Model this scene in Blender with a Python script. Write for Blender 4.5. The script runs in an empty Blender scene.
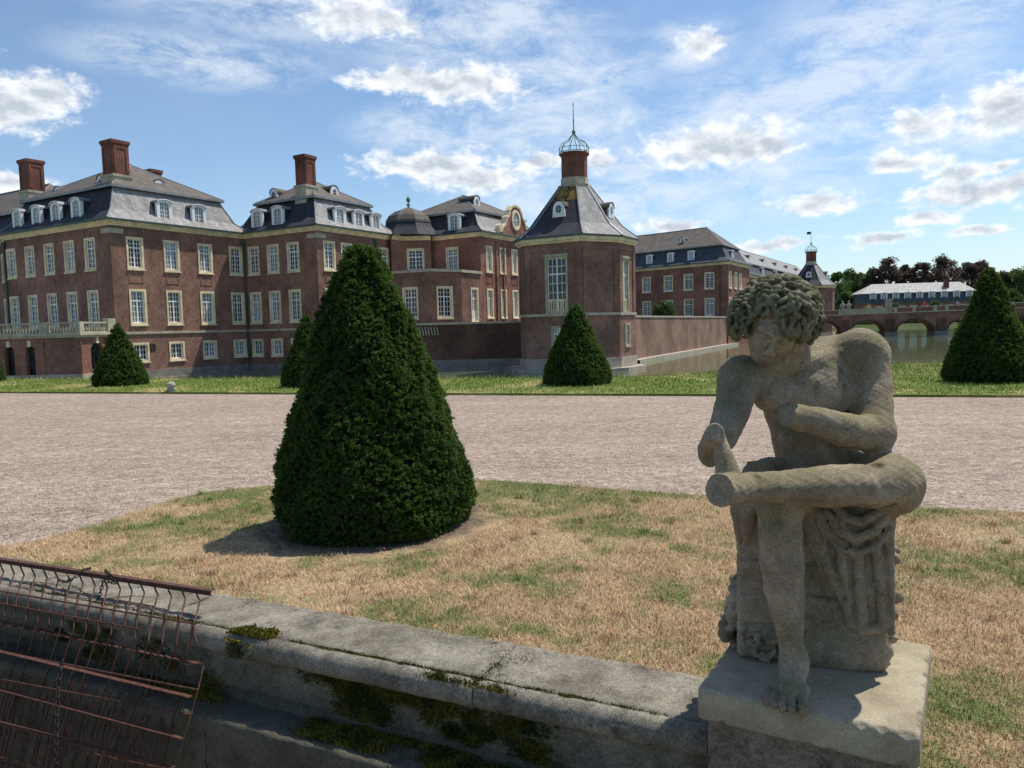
import bpy, math, random
import numpy as np
from math import sin, cos, pi, radians, atan2, sqrt, asin
from mathutils import Vector, Matrix
random.seed(7)
RS = np.random.RandomState(11)
sc = bpy.context.scene

# ------------------------------------------------------------ camera
FPX, PIT, ROLL, EYE = 768.0, radians(4.2), radians(1.47), 1.5
fwd = Vector((0, cos(PIT), -sin(PIT))); u0 = Vector((0, sin(PIT), cos(PIT))); r0 = Vector((1, 0, 0))
cup = u0 * cos(ROLL) + r0 * sin(ROLL); crt = r0 * cos(ROLL) - u0 * sin(ROLL)
EYEP = Vector((0, 0, EYE))
cam_d = bpy.data.cameras.new('camera'); cam = bpy.data.objects.new('camera', cam_d)
sc.collection.objects.link(cam)
cam.matrix_world = Matrix(((crt.x, cup.x, -fwd.x, 0), (crt.y, cup.y, -fwd.y, 0), (crt.z, cup.z, -fwd.z, EYE), (0, 0, 0, 1)))
cam_d.sensor_width = 36; cam_d.lens = FPX / 1024 * 36; cam_d.clip_start = 0.05; cam_d.clip_end = 6000
sc.camera = cam

# ------------------------------------------------------------ light
SUN_AZ, SUN_EL = radians(58), radians(62)        # azimuth clockwise from the +Y axis
sd = bpy.data.lights.new('sun', 'SUN'); sun = bpy.data.objects.new('sun', sd); sc.collection.objects.link(sun)
sd.energy = 4.2; sd.angle = radians(0.53); sd.color = (1, .94, .84)
to_sun = Vector((sin(SUN_AZ) * cos(SUN_EL), cos(SUN_AZ) * cos(SUN_EL), sin(SUN_EL)))
sun.rotation_euler = to_sun.to_track_quat('Z', 'Y').to_euler()
SKY_STRENGTH = 0.15
sc.view_settings.view_transform = 'Standard'; sc.view_settings.look = 'None'
sc.view_settings.gamma = 1; sc.view_settings.use_curve_mapping = False
sc.view_settings.exposure = 0.24
sc.render.engine = 'CYCLES'
sc.cycles.use_denoising = True
sc.cycles.max_bounces = 6; sc.cycles.transparent_max_bounces = 6

def ray(x, y): return fwd * FPX + crt * (x - 512) + cup * (384 - y)
def at(x, y, Y):                     # the place at distance Y seen through a pixel
    r = ray(x, y); return EYEP + r * (Y / r.y)
def gz(x, y, z=0.0):                 # the place at height z
    r = ray(x, y); return EYEP + r * ((z - EYE) / r.z)

# ------------------------------------------------------------ node helpers
class NT:
    def __init__(s, tree): s.t = tree; s.n = tree.nodes; s.l = tree.links
    def new(s, typ, **kw):
        n = s.n.new(typ)
        for k, v in kw.items(): setattr(n, k, v)
        return n
    def link(s, a, b): s.l.new(a, b)
    def inp(s, sock, v):
        if isinstance(v, bpy.types.NodeSocket): s.l.new(v, sock)
        elif v is not None:
            if sock.type == 'RGBA' and len(v) == 3: v = (*v, 1)
            sock.default_value = v
    def math(s, op, a, b=0.0, c=None, clamp=False):
        n = s.new('ShaderNodeMath', operation=op, use_clamp=clamp)
        s.inp(n.inputs[0], a); s.inp(n.inputs[1], b)
        if c is not None: s.inp(n.inputs[2], c)
        return n.outputs[0]
    def vmath(s, op, a, b=None, scale=None):
        n = s.new('ShaderNodeVectorMath', operation=op)
        s.inp(n.inputs[0], a)
        if b is not None: s.inp(n.inputs[1], b)
        if scale is not None: s.inp(n.inputs[3], scale)
        return n.outputs['Value'] if op in ('LENGTH', 'DOT_PRODUCT', 'DISTANCE') else n.outputs[0]
    def noise(s, vec, scale, detail=4, rough=.55, dist=0.0, col=False):
        n = s.new('ShaderNodeTexNoise'); s.inp(n.inputs['Vector'], vec)
        n.inputs['Scale'].default_value = scale; n.inputs['Detail'].default_value = detail
        n.inputs['Roughness'].default_value = rough; n.inputs['Distortion'].default_value = dist
        return n.outputs['Color' if col else 'Fac']
    def voro(s, vec, scale, feature='F1', out='Distance', rnd=1.0):
        n = s.new('ShaderNodeTexVoronoi', feature=feature); s.inp(n.inputs['Vector'], vec)
        n.inputs['Scale'].default_value = scale; n.inputs['Randomness'].default_value = rnd
        return n.outputs[out]
    def ramp(s, fac, a, b, lo=0.0, hi=1.0, smooth=True):
        n = s.new('ShaderNodeMapRange', interpolation_type='SMOOTHSTEP' if smooth else 'LINEAR')
        s.inp(n.inputs[0], fac); n.inputs[1].default_value = a; n.inputs[2].default_value = b
        n.inputs[3].default_value = lo; n.inputs[4].default_value = hi
        return n.outputs[0]
    def mix(s, fac, a, b, mode='MIX'):
        n = s.new('ShaderNodeMix', data_type='RGBA', blend_type=mode)
        s.inp(n.inputs[0], fac); s.inp(n.inputs[6], a); s.inp(n.inputs[7], b)
        return n.outputs[2]
    def pos(s, scale=None):
        g = s.new('ShaderNodeTexCoord').outputs['Object']
        if scale: 
            m = s.new('ShaderNodeMapping'); s.link(g, m.inputs[0]); m.inputs['Scale'].default_value = scale; return m.outputs[0]
        return g
    def wpos(s, scale=None):
        g = s.new('ShaderNodeNewGeometry').outputs['Position']
        if scale:
            m = s.new('ShaderNodeMapping'); s.link(g, m.inputs[0]); m.inputs['Scale'].default_value = scale; return m.outputs[0]
        return g
    def uv(s, scale=None):
        g = s.new('ShaderNodeTexCoord').outputs['UV']
        if scale:
            m = s.new('ShaderNodeMapping'); s.link(g, m.inputs[0]); m.inputs['Scale'].default_value = scale; return m.outputs[0]
        return g
    def bump(s, h, strength=.4, dist=.02):
        n = s.new('ShaderNodeBump'); s.inp(n.inputs['Height'], h); n.inputs['Strength'].default_value = strength
        n.inputs['Distance'].default_value = dist; return n.outputs[0]

def material(name, fn, rough=.8, spec=.4, metal=0.0):
    m = bpy.data.materials.new(name); m.use_nodes = True
    t = NT(m.node_tree); b = m.node_tree.nodes['Principled BSDF']
    b.inputs['Roughness'].default_value = rough; b.inputs['Specular IOR Level'].default_value = spec
    b.inputs['Metallic'].default_value = metal
    r = fn(t, b)
    if r is not None: t.inp(b.inputs['Base Color'], r)
    return m
def flat(name, c, rough=.7, var=.12, scale=3.0, metal=0.0, spec=.4):
    def fn(t, b):
        n = t.noise(t.wpos(), scale, 5, .6)
        f = t.ramp(n, .25, .75, 1 - var * 2, 1 + var * 2)
        return t.vmath('SCALE', t.mix(0.0, c, c), scale=f)
    return material(name, fn, rough, spec, metal)

M = {}
def brick(name, c1, c2, mortar, grime=.5, worn=0.0):
    def fn(t, b):
        n = t.new('ShaderNodeTexBrick'); t.link(t.uv(), n.inputs['Vector'])
        n.inputs['Color1'].default_value = (*c1, 1); n.inputs['Color2'].default_value = (*c2, 1)
        n.inputs['Mortar'].default_value = (*mortar, 1); n.inputs['Scale'].default_value = 1
        n.inputs['Brick Width'].default_value = .25; n.inputs['Row Height'].default_value = .075
        n.inputs['Mortar Size'].default_value = .009; n.inputs['Bias'].default_value = 0
        c = n.outputs['Color']
        w = t.wpos()
        big = t.ramp(t.noise(w, .35, 4), .3, .7, .72, 1.25)
        c = t.vmath('SCALE', c, scale=big)
        mid = t.math('MULTIPLY', t.ramp(t.noise(w, 2.2, 6, .7), .25, .75, .78, 1.22), t.ramp(t.noise(t.uv((3, 9, 1)), 1.6, 3, .8), .3, .7, .72, 1.3))
        c = t.vmath('SCALE', c, scale=mid)
        # pale worn bricks and dark grime runs
        spot = t.ramp(t.noise(t.uv((3.0, 9.0, 1)), 1.0, 5, .8), .62, .72)
        c = t.mix(t.math('MULTIPLY', spot, .35), c, (.34, .24, .19))
        run = t.ramp(t.noise(t.uv((.9, .12, 1)), 1.0, 5, .7), .52, .72)
        c = t.mix(t.math('MULTIPLY', run, grime), c, (.05, .042, .035))
        if worn:
            sp = t.math('MULTIPLY', t.ramp(t.noise(t.uv((1.6, .35, 1)), 1.3, 4, .6), .62, .68), worn)
            c = t.mix(sp, c, (.045, .025, .02))
        return c
    return material(name, fn, .9, .2)
M['brick'] = brick('brick', (.200, .096, .070), (.300, .148, .105), (.25, .18, .14), .3)
M['brick_red'] = brick('brick_red', (.225, .090, .064), (.315, .132, .092), (.25, .17, .13), .25)
M['brick_dark'] = brick('brick_dark', (.105, .048, .036), (.165, .075, .054), (.13, .095, .075), .65)
M['brick_worn'] = brick('brick_worn', (.21, .12, .085), (.30, .175, .125), (.26, .19, .145), .3, .95)
M['brick_chim'] = brick('brick_chim', (.155, .056, .040), (.21, .078, .056), (.18, .105, .08), .25)

def stone_fn(c, alg=.3, dark=.3):
    def fn(t, b):
        w = t.wpos()
        f = t.ramp(t.noise(w, 1.2, 6, .7), .3, .7, .75, 1.2)
        col = t.vmath('SCALE', t.mix(0.0, c, c), scale=f)
        col = t.mix(t.math('MULTIPLY', t.ramp(t.noise(w, 3.5, 6, .7), .5, .75), dark), col, (.07, .065, .05))
        col = t.mix(t.math('MULTIPLY', t.ramp(t.noise(w, .8, 5, .7), .5, .7), alg), col, (.22, .22, .10))
        return col
    return fn
M['sandstone'] = material('sandstone', stone_fn((.80, .67, .44), .04, .15), .85)
M['sandstone_grey'] = material('sandstone_grey', stone_fn((.47, .42, .31), .15, .4), .85)
M['base_stone'] = material('base_stone', stone_fn((.23, .21, .18), .2, .6), .9)
M['ledge_stone'] = material('ledge_stone', stone_fn((.42, .36, .29), .1, .3), .85)

def slate(name, c, moss=.25, lichen=.3):
    def fn(t, b):
        n = t.new('ShaderNodeTexBrick'); t.link(t.uv(), n.inputs['Vector'])
        n.inputs['Color1'].default_value = (*[x * .82 for x in c], 1); n.inputs['Color2'].default_value = (*[x * 1.15 for x in c], 1)
        n.inputs['Mortar'].default_value = (*[x * .45 for x in c], 1); n.inputs['Scale'].default_value = 1
        n.inputs['Brick Width'].default_value = .3; n.inputs['Row Height'].default_value = .2; n.inputs['Mortar Size'].default_value = .012
        col = n.outputs['Color']; w = t.wpos()
        col = t.vmath('SCALE', col, scale=t.ramp(t.noise(t.uv((1.2, .5, 1)), 1.2, 6, .7), .3, .7, .75, 1.3))
        col = t.mix(t.math('MULTIPLY', t.ramp(t.noise(w, .5, 6, .7), .45, .7), moss), col, (.16, .12, .075))
        col = t.mix(t.math('MULTIPLY', t.ramp(t.noise(w, 2.4, 6, .8), .55, .7), lichen), col, (.38, .36, .33))
        t.inp(b.inputs['Normal'], t.bump(n.outputs['Fac'], .3, -.02))
        return col
    return material(name, fn, .7, .22)
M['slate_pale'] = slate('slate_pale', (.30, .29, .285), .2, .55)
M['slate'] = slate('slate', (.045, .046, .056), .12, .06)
M['slate_old'] = slate('slate_old', (.125, .108, .092), .5, .3)
M['lead'] = flat('lead', (.25, .26, .265), .45, .12, 2.0)
M['gutter'] = flat('gutter', (.045, .085, .075), .5, .2, 2.0)
M['copper'] = flat('copper', (.12, .27, .22), .6, .2, 6.0)
M['white'] = flat('white_paint', (.86, .86, .84), .45, .03, 4.0)
M['dark_metal'] = flat('dark_metal', (.03, .035, .035), .5, .2, 4.0)
M['dark_door'] = flat('dark_wood', (.02, .022, .02), .35, .3, 2.0)
def glass(name, c, r=.08):
    def fn(t, b):
        f = t.noise(t.wpos(), 1.1, 3, .5)
        b.inputs['IOR'].default_value = 1.5
        t.inp(b.inputs['Normal'], t.bump(t.noise(t.wpos(), 2.5, 2), .06, .05))
        return t.mix(t.ramp(f, .42, .62), c, tuple(x * 3 + .02 for x in c))
    return material(name, fn, r, .45)
M['glass'] = glass('glass', (.010, .012, .016))
def curtain_glass(t, b):
    f = t.noise(t.wpos((6, 6, .4)), 1.5, 2, .5)
    return t.mix(t.ramp(f, .4, .6), (.10, .115, .14), (.30, .33, .37))
M['glass_curtain'] = material('glass_curtain', curtain_glass, .12, .8)

# ------------------------------------------------------------ mesh builder
class MB:
    def __init__(s): s.v = []; s.f = []; s.m = []
    def add(s, pts, faces, m=0):
        o = len(s.v); s.v += [tuple(p) for p in pts]
        for fc in faces: s.f.append(tuple(o + i for i in fc)); s.m.append(m)
    def poly(s, pts, m=0): s.add(pts, [tuple(range(len(pts)))], m)
    def hexa(s, p, m=0, faces=((0, 3, 2, 1), (4, 5, 6, 7), (0, 1, 5, 4), (1, 2, 6, 5), (2, 3, 7, 6), (3, 0, 4, 7))): s.add(p, faces, m)
    def box(s, x0, x1, y0, y1, z0, z1, m=0):
        s.hexa([(x0, y0, z0), (x1, y0, z0), (x1, y1, z0), (x0, y1, z0), (x0, y0, z1), (x1, y0, z1), (x1, y1, z1), (x0, y1, z1)], m)
    def fbox(s, F, u0, u1, n0, n1, z0, z1, m=0):   # box in a wall's frame; n grows outward
        q = [F(u0, n1, z0), F(u1, n1, z0), F(u1, n0, z0), F(u0, n0, z0), F(u0, n1, z1), F(u1, n1, z1), F(u1, n0, z1), F(u0, n0, z1)]
        s.hexa(q, m)
    def prism(s, pts, z0, z1, m=0, top=True, bot=True):   # pts ccw from above
        n = len(pts); v = [(p[0], p[1], z0) for p in pts] + [(p[0], p[1], z1) for p in pts]
        f = [(i, (i + 1) % n, n + (i + 1) % n, n + i) for i in range(n)]
        if top: f.append(tuple(range(n, 2 * n)))
        if bot: f.append(tuple(reversed(range(n))))
        s.add(v, f, m)
    def tube(s, pts, r, seg=8, m=0, caps=True):
        pts = [Vector(p) for p in pts]; n = len(pts)
        rr = r if isinstance(r, (list, tuple)) else [r] * n
        o = len(s.v); prev = None
        for i, p in enumerate(pts):
            t = (pts[min(i + 1, n - 1)] - pts[max(i - 1, 0)]).normalized()
            if prev is None:
                a = Vector((0, 0, 1)) if abs(t.z) < .9 else Vector((1, 0, 0)); x = t.cross(a).normalized()
            else: x = (prev - t * prev.dot(t)).normalized()
            prev = x; y = t.cross(x)
            for k in range(seg):
                a = 2 * pi * k / seg; s.v.append(tuple(p + (x * cos(a) + y * sin(a)) * rr[i]))
        for i in range(n - 1):
            for k in range(seg):
                a = o + i * seg + k; b = o + i * seg + (k + 1) % seg
                s.f.append((a, b, b + seg, a + seg)); s.m.append(m)
        if caps:
            s.f.append(tuple(reversed(range(o, o + seg)))); s.m.append(m)
            s.f.append(tuple(range(o + (n - 1) * seg, o + n * seg))); s.m.append(m)
    def lathe(s, c, prof, seg=16, m=0, rot=0.0, sq=(1, 1)):
        o = len(s.v); n = len(prof)
        for r, z in prof:
            for k in range(seg):
                a = 2 * pi * k / seg + rot; s.v.append((c[0] + r * cos(a) * sq[0], c[1] + r * sin(a) * sq[1], c[2] + z))
        for i in range(n - 1):
            for k in range(seg):
                a = o + i * seg + k; b = o + i * seg + (k + 1) % seg
                s.f.append((a, b, b + seg, a + seg)); s.m.append(m)
        s.f.append(tuple(reversed(range(o, o + seg)))); s.m.append(m)
        s.f.append(tuple(range(o + (n - 1) * seg, o + n * seg))); s.m.append(m)
    def mesh(s, name, mats, smooth=False, uv=True):
        me = bpy.data.meshes.new(name); me.from_pydata(s.v, [], s.f)
        for mm in mats: me.materials.append(M[mm] if isinstance(mm, str) else mm)
        me.polygons.foreach_set('material_index', s.m)
        if smooth: me.polygons.foreach_set('use_smooth', [True] * len(s.f))
        me.update()
        if uv:
            ul = me.uv_layers.new(name='UVMap'); nl = len(me.loops); out = np.zeros((nl, 2))
            co = np.array(s.v); 
            for p in me.polygons:
                n = p.normal
                if abs(n.z) < .95:
                    t = Vector((-n.y, n.x, 0)).normalized(); w = n.cross(t)
                    if w.z < 0: w = -w
                else: t = Vector((1, 0, 0)); w = Vector((0, 1, 0))
                idx = list(p.vertices); P = co[idx]
                li = list(p.loop_indices)
                out[li, 0] = P @ np.array(t); out[li, 1] = P @ np.array(w)
            ul.data.foreach_set('uv', out.ravel())
        return me
    def build(s, name, mats, parent=None, smooth=False, loc=None):
        if isinstance(mats, str): mats = [mats]
        return link(name, s.mesh(name, mats, smooth), parent, loc)

def link(name, data, parent=None, loc=None, mw=None):
    o = bpy.data.objects.new(name, data); sc.collection.objects.link(o)
    if parent is not None:
        o.parent = parent
        if mw is None: o.matrix_parent_inverse = Matrix.Identity(4)
    if mw is not None: o.matrix_local = mw
    elif loc is not None: o.location = loc
    return o
def tag(o, label=None, cat=None, group=None, kind=None):
    if label: o['label'] = label
    if cat: o['category'] = cat
    if group: o['group'] = group
    if kind: o['kind'] = kind
    return o
def empty(name, label, cat, group=None, loc=(0, 0, 0)):
    o = link(name, None, None, loc); return tag(o, label, cat, group)
def structure(name, mb, mats, smooth=False):
    return tag(mb.build(name, mats, None, smooth), kind='structure')

def raw_mesh(name, verts, faces, mats, smooth=False, nper=None):
    """numpy verts (n,3) and faces (m,k) to a mesh, fast"""
    me = bpy.data.meshes.new(name); verts = np.asarray(verts, np.float32); faces = np.asarray(faces, np.int32)
    k = faces.shape[1]; me.vertices.add(len(verts)); me.vertices.foreach_set('co', verts.ravel())
    me.loops.add(faces.size); me.loops.foreach_set('vertex_index', faces.ravel())
    me.polygons.add(len(faces)); me.polygons.foreach_set('loop_start', np.arange(0, faces.size, k, dtype=np.int32))
    me.update(calc_edges=True); me.validate()
    for mm in mats: me.materials.append(M[mm] if isinstance(mm, str) else mm)
    if smooth: me.polygons.foreach_set('use_smooth', np.ones(len(me.polygons), bool))
    return me

# ------------------------------------------------------------ sky
def az_el(x, y): r = ray(x, y).normalized(); return atan2(r.x, r.y), asin(r.z)
world = bpy.data.worlds.new('World'); sc.world = world; world.use_nodes = True
def build_world():
    t = NT(world.node_tree); t.n.clear()
    out = t.new('ShaderNodeOutputWorld'); bg = t.new('ShaderNodeBackground')
    sky = t.new('ShaderNodeTexSky', sky_type='NISHITA'); sky.sun_disc = False
    sky.sun_elevation = SUN_EL; sky.sun_rotation = SUN_AZ; sky.air_density = 1.0; sky.dust_density = .6; sky.ozone_density = 1.6
    d = t.new('ShaderNodeTexCoord').outputs['Generated']
    sep = t.new('ShaderNodeSeparateXYZ'); t.link(d, sep.inputs[0])
    az = t.math('ARCTAN2', sep.outputs[0], sep.outputs[1])
    el = t.math('ARCSINE', sep.outputs[2])
    cmb = t.new('ShaderNodeCombineXYZ'); t.link(az, cmb.inputs[0]); t.link(el, cmb.inputs[1]); P = cmb.outputs[0]
    # flatter and finer towards the horizon, as a real cloud layer is
    warp = t.noise(P, 9, 5, .6, 0, True)
    wv = t.vmath('SCALE', t.vmath('SUBTRACT', warp, (.5, .5, .5)), scale=.05)
    Pw = t.vmath('ADD', P, wv)
    def blobs(lst, warped=True):
        acc = None
        for (x, y, w, h) in lst:
            a, e = az_el(x, y)
            v = t.vmath('MULTIPLY', t.vmath('SUBTRACT', Pw if warped else P, (a, e, 0)), (FPX / w, FPX / h, 0))
            r = t.math('SUBTRACT', 1.0, t.vmath('LENGTH', v))
            acc = r if acc is None else t.math('SMOOTH_MAX', acc, r, .15)
        return acc
    cum = [(-8, 95, 70, 30), (40, 88, 45, 20), (350, 12, 50, 20), (390, 22, 40, 14), (420, 80, 90, 17), (470, 84, 70, 27), (425, 165, 80, 18), (470, 176, 85, 20), (540, 160, 28, 10), (598, 158, 18, 16),
           (715, 145, 85, 26), (752, 150, 60, 15), (922, 116, 34, 20), (1012, 102, 45, 30), (900, 160, 42, 14), (955, 172, 30, 12), (960, 194, 62, 18), (1010, 187, 50, 12), (815, 207, 48, 13), (925, 223, 34, 9),
           (982, 231, 36, 7), (1000, 168, 26, 8), (775, 245, 46, 7), (890, 241, 40, 7), (672, 226, 46, 10), (-10, 178, 60, 12), (700, 44, 26, 16), (-180, 60, 120, 50), (1190, 60, 110, 60), (1150, 190, 90, 20), (-320, 200, 120, 25), (1400, 120, 130, 60)]
    base = blobs(cum)
    n1 = t.noise(P, 22, 7, .62)
    stretch = t.vmath('MULTIPLY', P, (1, 1.7, 1))
    n2 = t.noise(stretch, 34, 7, .66, .3)
    dens = t.math('ADD', base, t.math('MULTIPLY', t.math('SUBTRACT', n2, .5), 1.75))
    cd = t.ramp(dens, -.02, .62)
    thick = t.ramp(t.math('ADD', base, t.math('MULTIPLY', t.math('SUBTRACT', t.noise(stretch, 16, 3, .5), .5), .8)), .15, .95)
    # relief: thicker below, brighter towards the sunlit tops
    n3 = t.noise(t.vmath('ADD', stretch, (-.006, -.014, 0)), 34, 4, .55, .3)
    relief = t.math('MULTIPLY', t.math('SUBTRACT', n2, n3), .75)
    bright = t.math('ADD', t.math('SUBTRACT', 1.0, t.math('MULTIPLY', thick, .30)), relief)
    # high thin cloud
    cir = [(300, -10, 230, 60), (470, 20, 170, 70), (560, 80, 120, 55), (620, 120, 50, 22), (540, 130, 140, 40), (690, 48, 60, 30), (870, 60, 130, 80), (930, 10, 100, 60), (780, 110, 170, 60), (700, 180, 230, 55), (430, 130, 100, 30), (950, 130, 120, 50), (600, 200, 180, 40), (860, 130, 110, 50), (200, 60, 140, 30)]
    cb = t.ramp(blobs(cir, False), -.15, .75)
    rot = t.new('ShaderNodeMapping'); t.link(P, rot.inputs[0]); rot.inputs['Rotation'].default_value = (0, 0, radians(28)); rot.inputs['Scale'].default_value = (7, 17, 1)
    f1 = t.noise(rot.outputs[0], 1.5, 9, .70, .35)
    rot2 = t.new('ShaderNodeMapping'); t.link(P, rot2.inputs[0]); rot2.inputs['Rotation'].default_value = (0, 0, radians(-25)); rot2.inputs['Scale'].default_value = (60, 100, 1)
    f2 = t.noise(rot2.outputs[0], 1.1, 4, .6, .6)
    thin = t.math('MULTIPLY', cb, t.math('ADD', t.ramp(f1, .30, .66), t.math('MULTIPLY', t.math('SUBTRACT', f2, .5), .55)), clamp=True)
    thin = t.math('MULTIPLY', thin, .72, clamp=True)
    veil = t.ramp(t.noise(P, 3.2, 6, .6, .5), .35, .75, .0, .09)
    low = t.ramp(el, .0, .22, .13, 0.0)
    thin = t.math('MAXIMUM', thin, t.math('ADD', veil, low))
    skyc = t.vmath('MULTIPLY', sky.outputs[0], (.66, .75, .81))
    c = t.mix(thin, skyc, (4.9, 5.35, 5.8))
    cw = t.mix(t.ramp(bright, .62, 1.02, 0, 1, False), (3.2, 3.6, 4.1), (6.0, 6.15, 6.3))
    c = t.mix(cd, c, cw)
    t.link(c, bg.inputs[0]); bg.inputs[1].default_value = SKY_STRENGTH
    t.link(bg.outputs[0], out.inputs[0])
build_world()
# ------------------------------------------------------------ castle frame: U runs away to the right, V away to the left
UA = radians(30.6)
U = Vector((sin(UA), cos(UA), 0)); V = Vector((-cos(UA), sin(UA), 0))
def ab(a, b, z=0.0): return U * a + V * b + Vector((0, 0, z))
WATER = -2.2

def frame(P0, P1):
    """wall frame: u from P0 towards P1 (left to right seen from outside), n outward"""
    P0 = Vector((P0[0], P0[1], 0)); P1 = Vector((P1[0], P1[1], 0)); d = (P1 - P0).normalized(); n = Vector((d.y, -d.x, 0))
    F = lambda u, nn, z: P0 + d * u + n * nn + Vector((0, 0, z))
    F.L = (P1 - P0).length; F.d = d; F.n = n; F.P0 = P0
    return F
def wmat(F, u, nn, z):
    p = F(u, nn, z); d, n = F.d, F.n
    return Matrix(((d.x, -n.x, 0, p.x), (d.y, -n.y, 0, p.y), (0, 0, 1, p.z), (0, 0, 0, 1)))
_wc = {}
def window_meshes(w, h, kind='tall', stone='sandstone'):
    key = (round(w, 2), round(h, 2), kind, stone)
    if key in _wc: return _wc[key]
    b = .17; t = MB(); dep = .24; pr = -.05     # local -y is outward
    def ring(x0, x1, z0, z1, wd, y0, y1, mb, m=0):
        mb.box(x0, x0 + wd, y0, y1, z0, z1, m); mb.box(x1 - wd, x1, y0, y1, z0, z1, m)
        mb.box(x0 + wd, x1 - wd, y0, y1, z1 - wd, z1, m); mb.box(x0 + wd, x1 - wd, y0, y1, z0, z0 + wd, m)
    ring(-w / 2, w / 2, 0, h, b, pr, dep, t)
    t.box(-w / 2 - .05, w / 2 + .05, pr - .06, .05, -.1, .02, 0)
    sur = t.mesh('window', [stone])
    f = MB(); x0, x1, z0, z1 = -w / 2 + b, w / 2 - b, b, h - b
    y0, y1 = .13, .19
    ring(x0, x1, z0, z1, .07, y0, y1, f)
    if kind == 'door': f.box(x0 + .07, x1 - .07, y0 + .01, y1, z0 + .07, z0 + .95)
    tr = z0 + (z1 - z0) * (.70 if h > 1.6 else 2)
    if h > 1.6: f.box(x0, x1, y0 - .02, y1 - .005, tr - .05, tr + .05)
    f.box(-.05, .05, y0 - .01, y1 - .002, z0, z1)
    ncol = 2; rows_lo = 4 if h > 2 else 3
    for sx in (-1, 1):
        a0, a1 = (x0 + .07, -.05) if sx < 0 else (.05, x1 - .07)
        for k in range(1, ncol):
            xx = a0 + (a1 - a0) * k / ncol; f.box(xx - .021, xx + .021, y0 + .02, y1 - .01, z0, z1)
    top = tr if h > 1.6 else z1
    for k in range(1, rows_lo):
        zz = z0 + (top - z0) * k / rows_lo; f.box(x0, x1, y0 + .022, y1 - .012, zz - .020, zz + .020)
    if h > 1.6:
        zz = (tr + z1) / 2; f.box(x0, x1, y0 + .022, y1 - .012, zz - .020, zz + .020)
    fr = f.mesh('frame', ['white'])
    g = MB(); g.box(x0, x1, .185, .2, z0, z1); pn = g.mesh('pane', ['glass'], uv=False)
    g = MB(); g.box(x0, x1, .185, .2, z0, z1); pc = g.mesh('pane', ['glass_curtain'], uv=False)
    _wc[key] = (sur, fr, pn, pc); return _wc[key]
wrnd = random.Random(5)
def add_window(root, F, u, z, w, h, kind='tall', curtain=.3, stone='sandstone', name='window'):
    s, f, p, pc = window_meshes(w, h, kind, stone)
    o = link(name, s, root, mw=wmat(F, u, 0, z))
    I = Matrix.Identity(4)
    link('frame', f, o, mw=I); link('pane', pc if wrnd.random() < curtain else p, o, mw=I.copy())
    return o
def wall_with_holes(mb, F, L0, L1, z0, z1, wins, m=0, back=.3):
    """wins (u, z, w, h): openings cut a little smaller than the stone surround"""
    hs = [(u - w / 2 + .06, u + w / 2 - .06, z + .06, z + h - .06) for (u, z, w, h) in wins]
    us = sorted({L0, L1, *[x for h in hs for x in h[:2]]}); zs = sorted({z0, z1, *[x for h in hs for x in h[2:]]})
    for i in range(len(us) - 1):
        for j in range(len(zs) - 1):
            cu, cz = (us[i] + us[i + 1]) / 2, (zs[j] + zs[j + 1]) / 2
            if any(a < cu < b and c < cz < d for a, b, c, d in hs): continue
            mb.poly([F(us[i], 0, zs[j]), F(us[i + 1], 0, zs[j]), F(us[i + 1], 0, zs[j + 1]), F(us[i], 0, zs[j + 1])], m)
    for a, b, c, d in hs:      # dark room behind the pane
        mb.poly([F(a, -.32, c), F(b, -.32, c), F(b, -.32, d), F(a, -.32, d)], m)

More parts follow.
